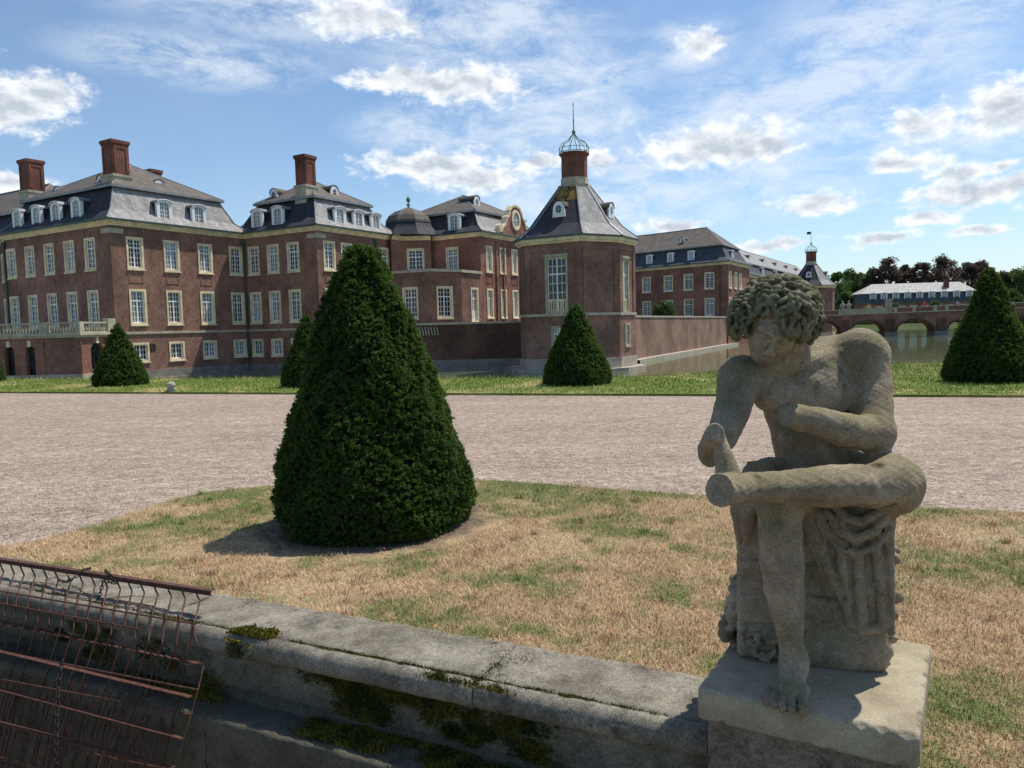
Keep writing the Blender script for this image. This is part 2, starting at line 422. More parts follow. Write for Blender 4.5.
def dormer(root, F, u, z, inset, w=1.3, h=1.75, depth=1.6, rnd=True, scale=1.0):
    """white arched dormer standing on the steep slope"""
    t = MB(); hw = w / 2; seg = 8
    arch = [(hw * cos(pi * k / seg) * 1.0, h - .28 + .28 * sin(pi * k / seg)) for k in range(seg + 1)]
    # white front as a ring round the opening
    outer = [(hw + .06, 0)] + [(x * 1.1, zz + .02) for x, zz in arch] + [(-hw - .06, 0)]
    iw = hw - .22; inner = [(iw, .16)] + [(iw * cos(pi * k / seg), h - .42 + .2 * sin(pi * k / seg)) for k in range(seg + 1)] + [(-iw, .16)]
    n = len(outer)
    for i in range(n - 1):
        a, b, c, d = outer[i], outer[i + 1], inner[i + 1], inner[i]
        for y in (0,): t.poly([(a[0], y, a[1]), (d[0], y, d[1]), (c[0], y, c[1]), (b[0], y, b[1])], 0)
        t.poly([(d[0], 0, d[1]), (d[0], .12, d[1]), (c[0], .12, c[1]), (c[0], 0, c[1])], 0)
        t.poly([(a[0], 0, a[1]), (b[0], 0, b[1]), (b[0], .25, b[1]), (a[0], .25, a[1])], 0)
    t.box(-hw - .05, hw + .05, -.04, .2, -.1, .159, 0)
    # cheeks and hood
    for sx in (-1, 1): t.box(*(sorted((sx * (hw - .1), sx * hw))), .25, depth, -.2, h - .28, 1)
    hood = [(x * 1.16, zz + .06) for x, zz in arch]
    lo = [(x * 1.16, zz - .02) for x, zz in arch]
    for i in range(seg):
        a, b = hood[i], hood[i + 1]; c, d = lo[i], lo[i + 1]
        t.poly([(a[0], -.1, a[1]), (b[0], -.1, b[1]), (b[0], depth + .5, b[1]), (a[0], depth + .5, a[1])], 2)
        t.poly([(c[0], -.1, c[1]), (a[0], -.1, a[1]), (b[0], -.1, b[1]), (d[0], -.1, d[1])][::-1], 0)
        t.poly([(c[0], -.1, c[1]), (d[0], -.1, d[1]), (d[0], depth + .5, d[1]), (c[0], depth + .5, c[1])], 2)
    o = link('dormer', t.mesh('dormer', ['white', 'slate', 'lead']), root, mw=wmat(F, u, -inset, z) @ Matrix.Scale(scale, 4))
    f = MB(); zt = h - .24
    f.box(-.035, .035, .06, .11, .16, zt); 
    for k in (1, 2, 3): zz = .16 + (zt - .16) * k / 4; f.box(-iw, iw, .07, .1, zz - .015, zz + .015)
    f.box(-iw / 2 - .015, -iw / 2 + .015, .072, .098, .16, zt - .05); f.box(iw / 2 - .015, iw / 2 + .015, .072, .098, .16, zt - .05)
    link('frame', f.mesh('frame', ['white']), o, mw=Matrix.Identity(4))
    g = MB(); g.box(-iw, iw, .11, .13, .15, h - .2); link('pane', g.mesh('pane', ['glass_curtain'], uv=False), o, mw=Matrix.Identity(4))
    return o
def oval_dormer(root, P, n, s=1.0):
    """small roof dormer with a round eye, P on the roof, n the outward direction"""
    d = Vector((-n.y, n.x, 0)); t = MB(); hw, h = .5, 1.25; seg = 14
    out = [(hw * 1.15, 0)] + [(hw * cos(pi * k / 10), h - .5 + .5 * sin(pi * k / 10)) for k in range(11)] + [(-hw * 1.15, 0)]
    t.poly([(x, 0, z) for x, z in out][::-1], 0)
    m = len(out)
    for i in range(m - 1): t.poly([(out[i][0], 0, out[i][1]), (out[i + 1][0], 0, out[i + 1][1]), (out[i + 1][0] * .96, .14, out[i + 1][1]), (out[i][0] * .96, .14, out[i][1])], 0)
    for i in range(1, m - 2): t.poly([(out[i][0] * 1.1, -.05, out[i][1] + .07), (out[i + 1][0] * 1.1, -.05, out[i + 1][1] + .07), (out[i + 1][0] * 1.1, 2.0, out[i + 1][1] + .07), (out[i][0] * 1.1, 2.0, out[i][1] + .07)], 1)
    for sx in (-1, 1): t.box(*sorted((sx * .4, sx * .5)), .13, 2.0, -.3, h - .5, 1)
    mw = Matrix(((-d.x, -n.x, 0, P.x), (-d.y, -n.y, 0, P.y), (0, 0, 1, P.z), (0, 0, 0, 1))) @ Matrix.Scale(s, 4)
    o = link('roof_dormer', t.mesh('roof_dormer', ['white', 'slate_old']), root, mw=mw)
    g = MB(); ring = [(.25 * cos(2 * pi * k / seg), .62 + .33 * sin(2 * pi * k / seg)) for k in range(seg)]
    g.poly([(x, -.012, z) for x, z in ring][::-1], 0)
    for i in range(seg): 
        a, b = ring[i], ring[(i + 1) % seg]; q = lambda p, s_: (p[0] * s_, .62 + (p[1] - .62) * s_)
        A, B, Cc, Dd = a, b, q(b, 1.25), q(a, 1.25)
        g.poly([(A[0], -.03, A[1]), (B[0], -.03, B[1]), (Cc[0], -.03, Cc[1]), (Dd[0], -.03, Dd[1])], 1)
    g.box(-.012, .012, -.028, -.014, .3, .94, 1); g.box(-.24, .24, -.027, -.015, .61, .63, 1)
    link('pane', g.mesh('pane', ['glass', 'white'], uv=False), o, mw=Matrix.Identity(4))
    return o

def ring_band(mb, pts, z0, z1, out, m=0, closed=True):
    """a band round a footprint (ccw), proud by out; mitred"""
    n = len(pts); P = [Vector((p[0], p[1], 0)) for p in pts]; O = []
    for i in range(n):
        if closed or 0 < i < n - 1: a, b, c = P[i - 1], P[i], P[(i + 1) % n]; d1 = (b - a).normalized(); d2 = (c - b).normalized()
        elif i == 0: d1 = d2 = (P[1] - P[0]).normalized()
        else: d1 = d2 = (P[-1] - P[-2]).normalized()
        n1 = Vector((d1.y, -d1.x, 0)); n2 = Vector((d2.y, -d2.x, 0)); m_ = (n1 + n2).normalized(); O.append(P[i] + m_ * (out / max(.35, m_.dot(n1))))
    for i in range(n if closed else n - 1):
        j = (i + 1) % n
        a, b, c, d = O[i], O[j], P[j], P[i]
        zz = lambda p, z: (p.x, p.y, z)
        mb.poly([zz(a, z0), zz(b, z0), zz(b, z1), zz(a, z1)], m)
        mb.poly([zz(a, z1), zz(b, z1), zz(c, z1), zz(d, z1)], m)
        mb.poly([zz(d, z0), zz(c, z0), zz(b, z0), zz(a, z0)], m)
    return O
def offset_poly(pts, out):
    t = MB(); return ring_band(t, pts, 0, 1, out)
def loft(mb, A, za, B, zb, m=0, mats=None):
    n = len(A)
    for i in range(n):
        j = (i + 1) % n
        mb.poly([(A[i][0], A[i][1], za), (A[j][0], A[j][1], za), (B[j][0], B[j][1], zb), (B[i][0], B[i][1], zb)], mats[i] if mats else m)

def chimney(root, P, w, z0, z1, zb, name='chimney'):
    """square brick stack on a sandstone foot; P the corner nearest the viewer, w (along U, along V)"""
    c = [P, P + U * w[0], P + U * w[0] + V * w[1], P + V * w[1]]
    t = MB(); t.prism(c, zb, z1, 0)
    ring_band(t, c, z1 - .24, z1 - .12, .05, 0); ring_band(t, c, z1 - .12, z1 + .1, .11, 0); t.prism(offset_poly(c, .09), z1 + .098, z1 + .14, 0)
    for i, (p, q) in enumerate(((0, 1), (3, 0))):
        F = frame(c[p], c[q]); L = F.L
        t.fbox(F, .12, .3, .0, .05, zb + .2, z1 - .5); t.fbox(F, L - .3, L - .12, 0, .05, zb + .2, z1 - .5); t.fbox(F, .12, L - .12, 0, .051, z1 - .5, z1 - .34)
    o = t.build(name, ['brick_chim'], root)
    s = MB(); co = offset_poly(c, .1); s.prism(co, z0, zb, 0); ring_band(s, co, zb - .2, zb - .001, .06, 0)
    link('chimney_foot', s.mesh('chimney_foot', ['sandstone_grey']), o, mw=Matrix.Identity(4))
    return o

def mansard(root, rect, ze, zb, zr, ins, mats_low=('slate', 'slate_pale'), mat_up='slate_old', over=.45, ridge='V'):
    """rect a0,a1,b0,b1. steep lower slope to zb, then a low hip to the ridge"""
    a0, a1, b0, b1 = rect
    q = lambda o_: [ab(a0 - o_, b0 - o_), ab(a1 + o_, b0 - o_), ab(a1 + o_, b1 + o_), ab(a0 - o_, b1 + o_)]
    E0, Em, B0 = q(over), q(-ins * .35), q(-ins)
    low = MB()
    ms = [1, 0, 1, 0]  # U slopes pale, V slopes near black: sheen and shade painted into the slate
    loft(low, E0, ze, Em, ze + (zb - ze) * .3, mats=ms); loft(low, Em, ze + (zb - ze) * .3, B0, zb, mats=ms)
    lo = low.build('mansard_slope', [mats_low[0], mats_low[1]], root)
    for i, (A, B) in enumerate(zip(E0, B0)):    # lead on the hips
        hh = MB(); hh.tube([(A.x, A.y, ze + .03), (Em[i].x, Em[i].y, ze + (zb - ze) * .3 + .03), (B.x, B.y, zb + .03)], .07, 6); 
        link('hip_flashing', hh.mesh('hip_flashing', ['lead']), lo, mw=Matrix.Identity(4))
    up = MB(); B1 = q(-ins + .3); w = min(a1 - a0, b1 - b0) / 2 - ins
    if ridge == 'V' and (b1 - b0) >= (a1 - a0): R0, R1 = ab((a0 + a1) / 2, b0 + ins + w, zr), ab((a0 + a1) / 2, b1 - ins - w, zr)
    elif (a1 - a0) >= (b1 - b0): R0, R1 = ab(a0 + ins + w, (b0 + b1) / 2, zr), ab(a1 - ins - w, (b0 + b1) / 2, zr)
    else: R0, R1 = ab((a0 + a1) / 2, b0 + ins + w, zr), ab((a0 + a1) / 2, b1 - ins - w, zr)
    c = [Vector((p.x, p.y, zb + .12)) for p in B1]
    if (b1 - b0) >= (a1 - a0):
        fs = [[c[0], c[1], R0], [c[1], c[2], R1, R0], [c[2], c[3], R1], [c[3], c[0], R0, R1]]
    else:
        fs = [[c[0], c[1], R1, R0], [c[1], c[2], R1], [c[2], c[3], R0, R1], [c[3], c[0], R0]]
    for f in fs: up.poly(f, 0)
    up.poly(c[::-1], 0)
    uo = up.build('upper_roof', [mat_up], root)
    tr = MB(); ring_band(tr, q(-ins + .28), zb - .1, zb + .1, .12, 0)
    tr.tube([R0 + Vector((0, 0, .05)), R1 + Vector((0, 0, .05))], .09, 6) if (R0 - R1).length > .1 else None
    for i in range(4):
        Rn = R0 if (c[i] - R0).length < (c[i] - R1).length else R1
        tr.tube([c[i], Rn], .06, 5)
    link('roof_trim', tr.mesh('roof_trim', ['lead']), uo, mw=Matrix.Identity(4))
    return lo, uo

ZE = 10.8
def eaves(root, pts, ze=ZE, closed=True, big=True):
    t = MB(); k = .66 if big else .6
    ring_band(t, pts, ze - .62 * k, ze - .42 * k, .1, 0, closed); ring_band(t, pts, ze - .42 * k, ze - .2 * k, .2, 0, closed); ring_band(t, pts, ze - .2 * k, ze - .02, .34, 0, closed)
    t.build('cornice', ['sandstone'], root)
    g = MB(); ring_band(g, pts, ze - .019, ze + .12, .5, 0, closed); g.build('gutter', ['gutter'], root)
def quoin_cap(root, P, z=ZE):
    t = MB()
    c = P; 
    F = frame(c + V * 1.1, c); t.fbox(F, 0, 1.17, 0, .07, z - 1.02, z - .63)
    F2 = frame(c, c + U * 1.1); t.fbox(F2, 0, 1.1, 0, .07, z - 1.02, z - .631)
    t.build('corner_capital', ['sandstone_grey'], root)

WALLB = WATER - .6
def storey_walls(root, edges, z1=ZE - .3, mat='brick', band=1.85, floor=True, name='wall'):
    """edges: list of (P0, P1, wins) with wins (u, z, w, h[, kind]); one wall mesh, then the windows"""
    t = MB(); plan = []
    for P0, P1, wins in edges:
        F = frame(P0, P1); plan.append((F, wins))
        wall_with_holes(t, F, 0, F.L, WALLB, z1, [w[:4] for w in wins], 0)
        for w in wins:
            if w[1] > 5.5 and w[3] > 1.6:      # sunk-looking brick panel under the upper windows
                u, zz = w[0], w[1] - .25
                t.fbox(F, u - .62, u + .62, 0, .035, zz - .08, zz, 0); t.fbox(F, u - .62, u - .52, 0, .034, zz - .75, zz - .08, 0); t.fbox(F, u + .52, u + .62, 0, .034, zz - .75, zz - .08, 0); t.fbox(F, u - .62, u + .62, 0, .035, zz - .83, zz - .75, 0)
    o = t.build(name, [mat], root)
    for F, wins in plan:
        for w in wins: add_window(root, F, w[0], w[1], w[2], w[3], *(w[4:5]))
    return plan
def courses(root, pts, closed=True, string=1.85, base=True):
    t = MB()
    if string is not None: ring_band(t, pts, string - .1, string + .1, .09, 0, closed)
    if string is not None: t.build('string_course', ['sandstone_grey'], root)
    if base:
        s = MB(); ring_band(s, pts, WALLB, WATER + .95, .12, 0, closed); ring_band(s, pts, WALLB, WATER + .3, .6, 0, closed)
        s.build('plinth', ['base_stone'], root)
def pipe(root, P, z0, z1, r=.08):
    t = MB(); t.tube([(P.x, P.y, z0), (P.x, P.y, z1)], r, 8); t.box(P.x - .16, P.x + .16, P.y - .16, P.y + .16, z1 - .35, z1)
    for k in range(4): t.tube([(P.x, P.y, z0 + 1 + k * 2.6), (P.x, P.y, z0 + 1.08 + k * 2.6)], r * 1.35, 8)
    t.build('downpipe', ['gutter'], root)

# window rows (z of the outer bottom edge, height)
ZU, HU, ZM, HM, ZBs, HB, WW = 7.0, 2.6, 2.5, 2.9, -.55, 1.6, 1.5
def col(u, rows='umb', w=WW): 
    r = []
    if 'u' in rows: r.append((u, ZU, w, HU))
    if 'm' in rows: r.append((u, ZM, w, HM))
    if 'b' in rows: r.append((u, ZBs, w, HB))
    return r

# ------------------------------------------------------------ pavilion 1, far left
A0, A1, B0, B1 = 36.81, 49.87, 58.25, 74.2
w1 = empty('castle_pavilion', 'large brick pavilion with two tall chimneys and a slate mansard roof behind the balustraded terrace', 'palace wing', 'brick pavilions of the palace')
e1 = [(ab(A0, B1), ab(A0, B0), [x for b in (73.0, 70.0, 66.98, 64.0, 61.05) for x in col(B1 - b, 'um')]),
      (ab(A0, B0), ab(A1, B0), [x for a in (39.1 - .25, 42.2, 45.56, 48.9) for x in col(a - A0)]),
      (ab(A1, B0), ab(A1, B1), []), (ab(A1, B1), ab(A0, B1), [])]
pl = storey_walls(w1, e1)
fp1 = [ab(A0, B0), ab(A1, B0), ab(A1, B1), ab(A0, B1)]
courses(w1, fp1); eaves(w1, fp1); quoin_cap(w1, ab(A0, B0))
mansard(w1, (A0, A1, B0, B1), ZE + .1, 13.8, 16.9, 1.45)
F = pl[0][0]
for b in (72.0, 68.9, 65.95, 62.95): dormer(w1, F, B1 - b, ZE + .45, .15)
F = pl[1][0]
for a in (41.9, 45.3): dormer(w1, F, a - A0, ZE + .45, .15)
chimney(w1, ab(38.55, 60.0), (1.45, 1.45), 13.5, 17.5, 14.85)
chimney(w1, ab(38.55, 72.7), (1.45, 1.45), 13.2, 17.6, 14.95)
chimney(w1, ab(46.5, 66.5), (1.1, .9), 15.0, 17.2, 15.6)
oval_dormer(w1, ab(39.3, 69.6, 13.75), -U); oval_dormer(w1, ab(39.3, 63.1, 13.95), -U)
oval_dormer(w1, ab(43.6, 61.3, 14.0), -V)
pipe(w1, ab(A1 - .14, B0 - .16), WATER, ZE - .6)
# iron wall vents
t = MB()
for k in range(5): t.fbox(F, 3.05 - 1.6 + 1.15 + k * .17, 3.05 - 1.6 + 1.24 + k * .17, 0, .03, .25, .95)
t.build('wall_vent', ['dark_door'], w1)
pipe(w1, ab(A0 - .12, B1 - .25), 2.0, ZE - .6)

# next block to the left, mostly outside the picture
w0 = empty('castle_side_block', 'brick block cut by the left edge of the picture beyond the tall chimney', 'palace wing')
e0 = [(ab(38.6, 112), ab(38.6, B1), [x for k in range(9) for x in col(2.4 + k * 4.0, 'um')])]
storey_walls(w0, e0 + [(ab(38.6, B1), ab(52, B1), []), (ab(52, B1), ab(52, 112), []), (ab(52, 112), ab(38.6, 112), [])])
fp0 = [ab(38.6, B1 + .01), ab(52, B1 + .01), ab(52, 112), ab(38.6, 112)]
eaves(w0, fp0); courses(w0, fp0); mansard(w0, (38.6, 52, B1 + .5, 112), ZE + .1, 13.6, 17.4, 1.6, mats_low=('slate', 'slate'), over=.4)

# ------------------------------------------------------------ pavilion 2
C0, C1, D0, D1 = 49.87, 60.2, 48.94, 59.3
w2 = empty('castle_pavilion', 'brick pavilion with a single tall chimney, standing behind the largest yew cone', 'palace wing', 'brick pavilions of the palace')
e2 = [(ab(C0, B0), ab(C0, D0), [x for b in (56.95, 54.4, 51.85) for x in col(B0 - b)]),
      (ab(C0, D0), ab(C1, D0), [x for a in (51.35, 53.6, 56.35, 58.85) for x in col(a - C0)]),
      (ab(C1, D0), ab(C1, D1), []), (ab(C1, D1), ab(C0 + .05, D1), [])]
pl = storey_walls(w2, e2)
fp2 = [ab(C0, D0), ab(C1, D0), ab(C1, D1), ab(C0, D1)]
eaves(w2, fp2); quoin_cap(w2, ab(C0, D0))
courses(w2, [ab(C0, B0), ab(C0, D0), ab(C1, D0)], False)
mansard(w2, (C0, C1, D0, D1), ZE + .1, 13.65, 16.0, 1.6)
for b in (56.5, 53.8): dormer(w2, pl[0][0], B0 - b, ZE + .45, .15)
for a in (53.15, 55.65, 58.1): dormer(w2, pl[1][0], a - C0, ZE + .3, .15)
chimney(w2, ab(51.3, 51.4), (1.35, 1.2), 13.2, 17.4, 14.85)
oval_dormer(w2, ab(52.2, 56.5, 13.9), -U); oval_dormer(w2, ab(55.0, 51.4, 14.0), -V)
pipe(w2, ab(57.6, D0 - .12), 1.0, ZE - .6)

# ------------------------------------------------------------ corner turret with the small dome
T0, T1, T2 = at(391, 250, 75.7), at(404, 250, 77.3), at(431, 250, 77.3)
wt = empty('corner_turret', 'low domed brick turret with a green copper finial in the corner between two pavilions', 'turret')
T = [Vector((p.x, p.y, 0)) for p in (T0, T1, T2)]
bk = [Vector((T2.x + .5, T2.y + 4, 0)), Vector((T0.x + 1, T0.y + 5, 0))]
tp = T + bk
L12 = (T[2] - T[1]).length
edg = [(T[0], T[1], []), (T[1], T[2], [(L12 * .42, ZU, 1.75, HU)]), (T[2], bk[0], []), (bk[0], bk[1], []), (bk[1], T[0], [])]
storey_walls(wt, edg); eaves(wt, tp[:3], ZE, False)
cx, cy = at(410, 250, 79.2).x, at(410, 250, 79.2).y
t = MB(); t.lathe((cx, cy, 0), [(3.35, ZE + .1), (2.7, ZE + .9), (2.35, ZE + 1.5)], 8, 0, radians(22.5)); t.build('turret_skirt', ['slate'], wt)
t = MB(); t.lathe((cx, cy, 0), [(2.45, ZE + 1.45), (2.4, ZE + 1.7), (2.1, ZE + 2.2), (1.5, ZE + 2.65), (.7, ZE + 2.92), (.15, ZE + 3.15)], 8, 0, radians(22.5)); t.build('dome', ['slate_old'], wt)
t = MB(); t.lathe((cx, cy, ZE + 3.1), [(.14, 0), (.07, .15), (.2, .25), (.2, .35), (.07, .45), (.07, .55), (.16, .62), (.22, .8), (.18, 1.0), (.05, 1.1), (.03, 1.3)], 10); t.build('finial', ['copper'], wt, True)

# ------------------------------------------------------------ pavilion 3 with the curved gable
G0, G1, H0, H1 = 63.34, 76.0, 40.62, 52.0
w3 = empty('castle_pavilion', 'brick pavilion with a curved gable and an oval window beside the moat tower', 'palace wing', 'brick pavilions of the palace')
e3 = [(ab(G0, 46.49), ab(G0, H0), [(46.49 - 43.95, ZU, 1.5, HU)]),
      (ab(G0, H0), ab(G1, H0), [x for a in (65.0 - .15, 67.45, 69.8, 72.2) for x in col(a - G0, 'um', 1.2)]),
      (ab(G1, H0), ab(G1, H1), []), (ab(G1, H1), ab(G0, H1), []), (ab(G0, H1), ab(G0, 46.49), [])]
pl = storey_walls(w3, e3, mat='brick_red')
fp3 = [ab(G0, H0), ab(G1, H0), ab(G1, H1), ab(G0, H1)]
eaves(w3, fp3); courses(w3, fp3, True, 2.05)
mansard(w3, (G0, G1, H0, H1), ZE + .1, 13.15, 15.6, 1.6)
dormer(w3, pl[0][0], 46.49 - 43.75 + .0, ZE + .35, .15)
oval_dormer(w3, ab(67.6, 43.6, 13.9), -V)
F = pl[1][0]
t = MB()
for u in (2.75, 2.75 + 1.35): t.fbox(F, u, u + .2, 0, .12, 2.1, ZE - .7, 0)
t.build('pilaster', ['brick_red'], w3)
# gable: brick centre, stone volutes
gc = 69.65 - G0; t = MB()
prof = [(-3.6, 0), (-3.4, .42), (-3.0, .6), (-2.5, .75), (-2.1, 1.15), (-1.9, 1.75), (-1.5, 1.9), (-1.3, 2.45), (-.8, 2.95), (0, 3.12)]
prof = prof + [(-x, z) for x, z in prof[-2::-1]]
pz = ZE + .13
front = [F(gc + x, .36, pz + z) for x, z in prof]; back = [F(gc + x, -.1, pz + z) for x, z in prof]
t.poly(front[::-1], 0); t.poly(back, 0)
for i in range(len(prof) - 1): t.poly([front[i], front[i + 1], back[i + 1], back[i]], 0)
t.build('gable', ['brick_red'], w3)
s = MB()
for i in range(len(prof) - 1):
    a, b = prof[i], prof[i + 1]; 
    dx, dz = b[0] - a[0], b[1] - a[1]; L = sqrt(dx * dx + dz * dz); nx, nz = dz / L * .22, -dx / L * .22
    q = [F(gc + a[0], .46, pz + a[1] + .08), F(gc + b[0], .46, pz + b[1] + .08), F(gc + b[0] + nx, .46, pz + b[1] + nz + .08), F(gc + a[0] + nx, .46, pz + a[1] + nz + .08)]
    r = [F(gc + a[0], -.16, pz + a[1] + .08), F(gc + b[0], -.16, pz + b[1] + .08), F(gc + b[0] + nx, -.16, pz + b[1] + nz + .08), F(gc + a[0] + nx, -.16, pz + a[1] + nz + .08)]
    s.hexa(q + r, 0, ((0, 1, 2, 3), (7, 6, 5, 4), (0, 4, 5, 1), (1, 5, 6, 2), (2, 6, 7, 3), (3, 7, 4, 0)))
for sx in (-1, 1): s.tube([F(gc + sx * 3.1, .0, pz + .55), F(gc + sx * 3.1, .5, pz + .55)], .42, 12)
g_ = link('gable_coping', s.mesh('gable_coping', ['sandstone']), w3, mw=Matrix.Identity(4))
s = MB(); ring = [(.88 * cos(2 * pi * k / 20), 1.62 + 1.05 * sin(2 * pi * k / 20)) for k in range(20)]
for i in range(20):
    a, b = ring[i], ring[(i + 1) % 20]; q = lambda p: (p[0] * .68, 1.62 + (p[1] - 1.62) * .72)
    c, d = q(b), q(a)
    s.hexa([F(gc + p[0], .36, pz + p[1]) for p in (a, b, c, d)] + [F(gc + p[0], .48, pz + p[1]) for p in (a, b, c, d)], 0)
ov = link('oval_window', s.mesh('oval_window', ['sandstone']), w3, mw=Matrix.Identity(4))
s = MB(); s.poly([F(gc + x * .7, .37, pz + 1.62 + (z - 1.62) * .74) for x, z in ring], 0); link('pane', s.mesh('pane', ['glass_curtain'], uv=False), ov, mw=Matrix.Identity(4))
s = MB(); s.fbox(F, gc - .03, gc + .03, .375, .41, pz + .9, pz + 2.35); s.fbox(F, gc - .6, gc + .6, .376, .409, pz + 1.59, pz + 1.65); link('frame', s.mesh('frame', ['white']), ov, mw=Matrix.Identity(4))
# small stack right of the gable
chimney(w3, ab(73.6, 42.6), (.8, .8), 12.0, 13.9, 12.6)

# ------------------------------------------------------------ one storey bow in front of pavilion 3
K = [at(391, 270, 72), at(431, 268, 70), at(461, 269, 72), ab(G0 - .02, H0 - .02)]
K = [Vector((p.x, p.y, 0)) for p in K]
wb = empty('garden_bow', 'single storey brick bow with a flat stone coping in front of the domed turret', 'palace wing')
bkb = [Vector((K[3].x - .3, K[3].y + .6, 0)), Vector((T2.x, T2.y + .3, 0)), Vector((T0.x, T0.y + .5, 0))]
l0, l1, l2 = [(K[i + 1] - K[i]).length for i in range(3)]
edb = [(K[0], K[1], [(l0 * .47, 2.5, 1.7, 2.95)]), (K[1], K[2], [(l1 * .42, 2.5, 1.75, 2.95)]), (K[2], K[3], [(l2 * .62, 2.1, 1.35, 3.3, 'door')])]
storey_walls(wb, edb, 6.9)
t = MB(); Kp = K + bkb; ring_band(t, K, 6.75, 7.0, .14, 0, False); t.prism(Kp, 6.88, 6.98, 0); t.build('coping', ['sandstone_grey'], wb)
t = MB()
for i, (u0_, u1_) in enumerate(((.35, .55), (.3, .55))):
    F = frame(K[i], K[i + 1]); L = F.L * (.45 + i * -.0); t.fbox(F, F.L * .42 - .9, F.L * .42 + .9, 0, .04, 6.2, 6.3, 0); t.fbox(F, F.L * .42 - .9, F.L * .42 - .8, 0, .039, 5.7, 6.2, 0); t.fbox(F, F.L * .42 + .8, F.L * .42 + .9, 0, .039, 5.7, 6.2, 0)
t.build('blind_panel', ['brick'], wb)

# ------------------------------------------------------------ moat wall between pavilion 2 and the tower
Wd = [at(322, 350, 67.5), at(396, 350, 68), at(523, 345, 68)]
wm = empty('moat_wall', 'dark stained brick retaining wall rising from the moat left of the tower', 'wall')
Wd = [Vector((p.x, p.y, 0)) for p in Wd]; back = [Wd[2] + Vector((0, 1.2, 0)), Wd[1] + Vector((0, 1.2, 0)), Wd[0] + Vector((0, 1.2, 0))]
t = MB(); t.prism(Wd + back, WALLB, 2.0, 0); t.build('wall', ['brick_dark'], wm)
t = MB(); ring_band(t, Wd, 1.9, 2.08, .1, 0, False); t.prism(Wd + back, 2.0, 2.085, 0); t.build('coping', ['sandstone_grey'], wm)
t = MB(); ring_band(t, Wd, WALLB, WATER + 1.0, .12, 0, False); ring_band(t, Wd, WALLB, WATER + .3, .8, 0, False); t.build('plinth', ['base_stone'], wm)
F = frame(Wd[1], Wd[2])
for k in range(9):
    t = MB(); u = 1.6 + k * .26; p0 = F(u, .1, 1.75); p1 = F(u + .12, .1, 1.0); t.tube([p0, p1], [.05, .07], 6); t.build('baluster', ['sandstone_grey'], wm)

# ------------------------------------------------------------ raised terrace, far left
def P2(p): return Vector((p.x, p.y, 0))
Tr = [P2(at(-60, 350, 57)), P2(at(45, 350, 56.8)), P2(at(81, 350, 56.6)), P2(at(116, 350, 59.9))]
wr = empty('terrace', 'raised red brick terrace with arched openings and a stone balustrade at the far left', 'terrace')
tb = [P2(ab(A0 + .0, B0 - .02)), P2(ab(A0, B1 + 20))]
t = MB(); m_ = 0
arches = {0: [], 2: []}
F0 = frame(Tr[0], Tr[1])
def arch_wall(t, F, ops, z0, z1, m=0):
    """ops (u, w, zspring bottom): arched holes"""
    us = [0]
    for (u, w, zb, zt) in ops:
        t.poly([F(us[-1], 0, z0), F(u - w / 2, 0, z0), F(u - w / 2, 0, z1), F(us[-1], 0, z1)], m)
        t.poly([F(u - w / 2, 0, z0), F(u + w / 2, 0, z0), F(u + w / 2, 0, zb), F(u - w / 2, 0, zb)], m)
        n = 10; arc = [(u - w / 2 * cos(pi * k / n), zt - w / 2 + w / 2 * sin(pi * k / n)) for k in range(n + 1)]
        for i in range(n):
            a, b = arc[i], arc[i + 1]; t.poly([F(a[0], 0, a[1]), F(b[0], 0, b[1]), F(b[0], 0, z1), F(a[0], 0, z1)], m)
        full = [(u - w / 2, zb)] + arc + [(u + w / 2, zb)]
        for i in range(len(full) - 1):
            a, b = full[i], full[i + 1]; t.poly([F(a[0], 0, a[1]), F(a[0], -.45, a[1]), F(b[0], -.45, b[1]), F(b[0], 0, b[1])], m)
        us.append(u + w / 2)
    t.poly([F(us[-1], 0, z0), F(F.L, 0, z0), F(F.L, 0, z1), F(us[-1], 0, z1)], m)
ZT = 1.6
opsA = [(F0.L - 4.5 * (1) - .1 - 1.45 + 1.0, 0.85, -1.0, 1.0)]
px2u = lambda F, x: ((lambda r_: ((C_ := EYEP), (F.P0 - C_).cross(r_).z / F.d.cross(r_).z * -1)[1])(Vector((ray(x, 350).x, ray(x, 350).y, 0))))
def ucol(F, x):       # distance along the wall seen at pixel column x
    r = ray(x, 345); A = Vector((F.P0.x, F.P0.y)); d = Vector((F.d.x, F.d.y)); rr = Vector((r.x, r.y))
    det = d.x * -rr.y + d.y * rr.x
    return ((-A.x) * -rr.y - (-rr.x) * (-A.y)) / det if det else 0
opsA = [(ucol(F0, x), .72, -1.15, 1.05) for x in (-34, -14, 8.5, 29.5)]
arch_wall(t, F0, opsA, WALLB, ZT)
F1 = frame(Tr[1], Tr[2]); t.poly([F1(0, 0, WALLB), F1(F1.L, 0, WALLB), F1(F1.L, 0, ZT), F1(0, 0, ZT)], 1)
F2 = frame(Tr[2], Tr[3]); ops2 = [(ucol(F2, 97), 1.25, -.8, 1.2)]; arch_wall(t, F2, ops2, WALLB, ZT)
t.poly([tuple(p) [:2] + (ZT - .05,) for p in Tr + tb], 0)
for F, u in ((F0, F0.L - .2), (F1, F1.L - .05)): t.fbox(F, u - .22, u + .14, 0, .08, WALLB, ZT - .01, 0)
t.build('wall', ['brick_red', 'brick'], wr)
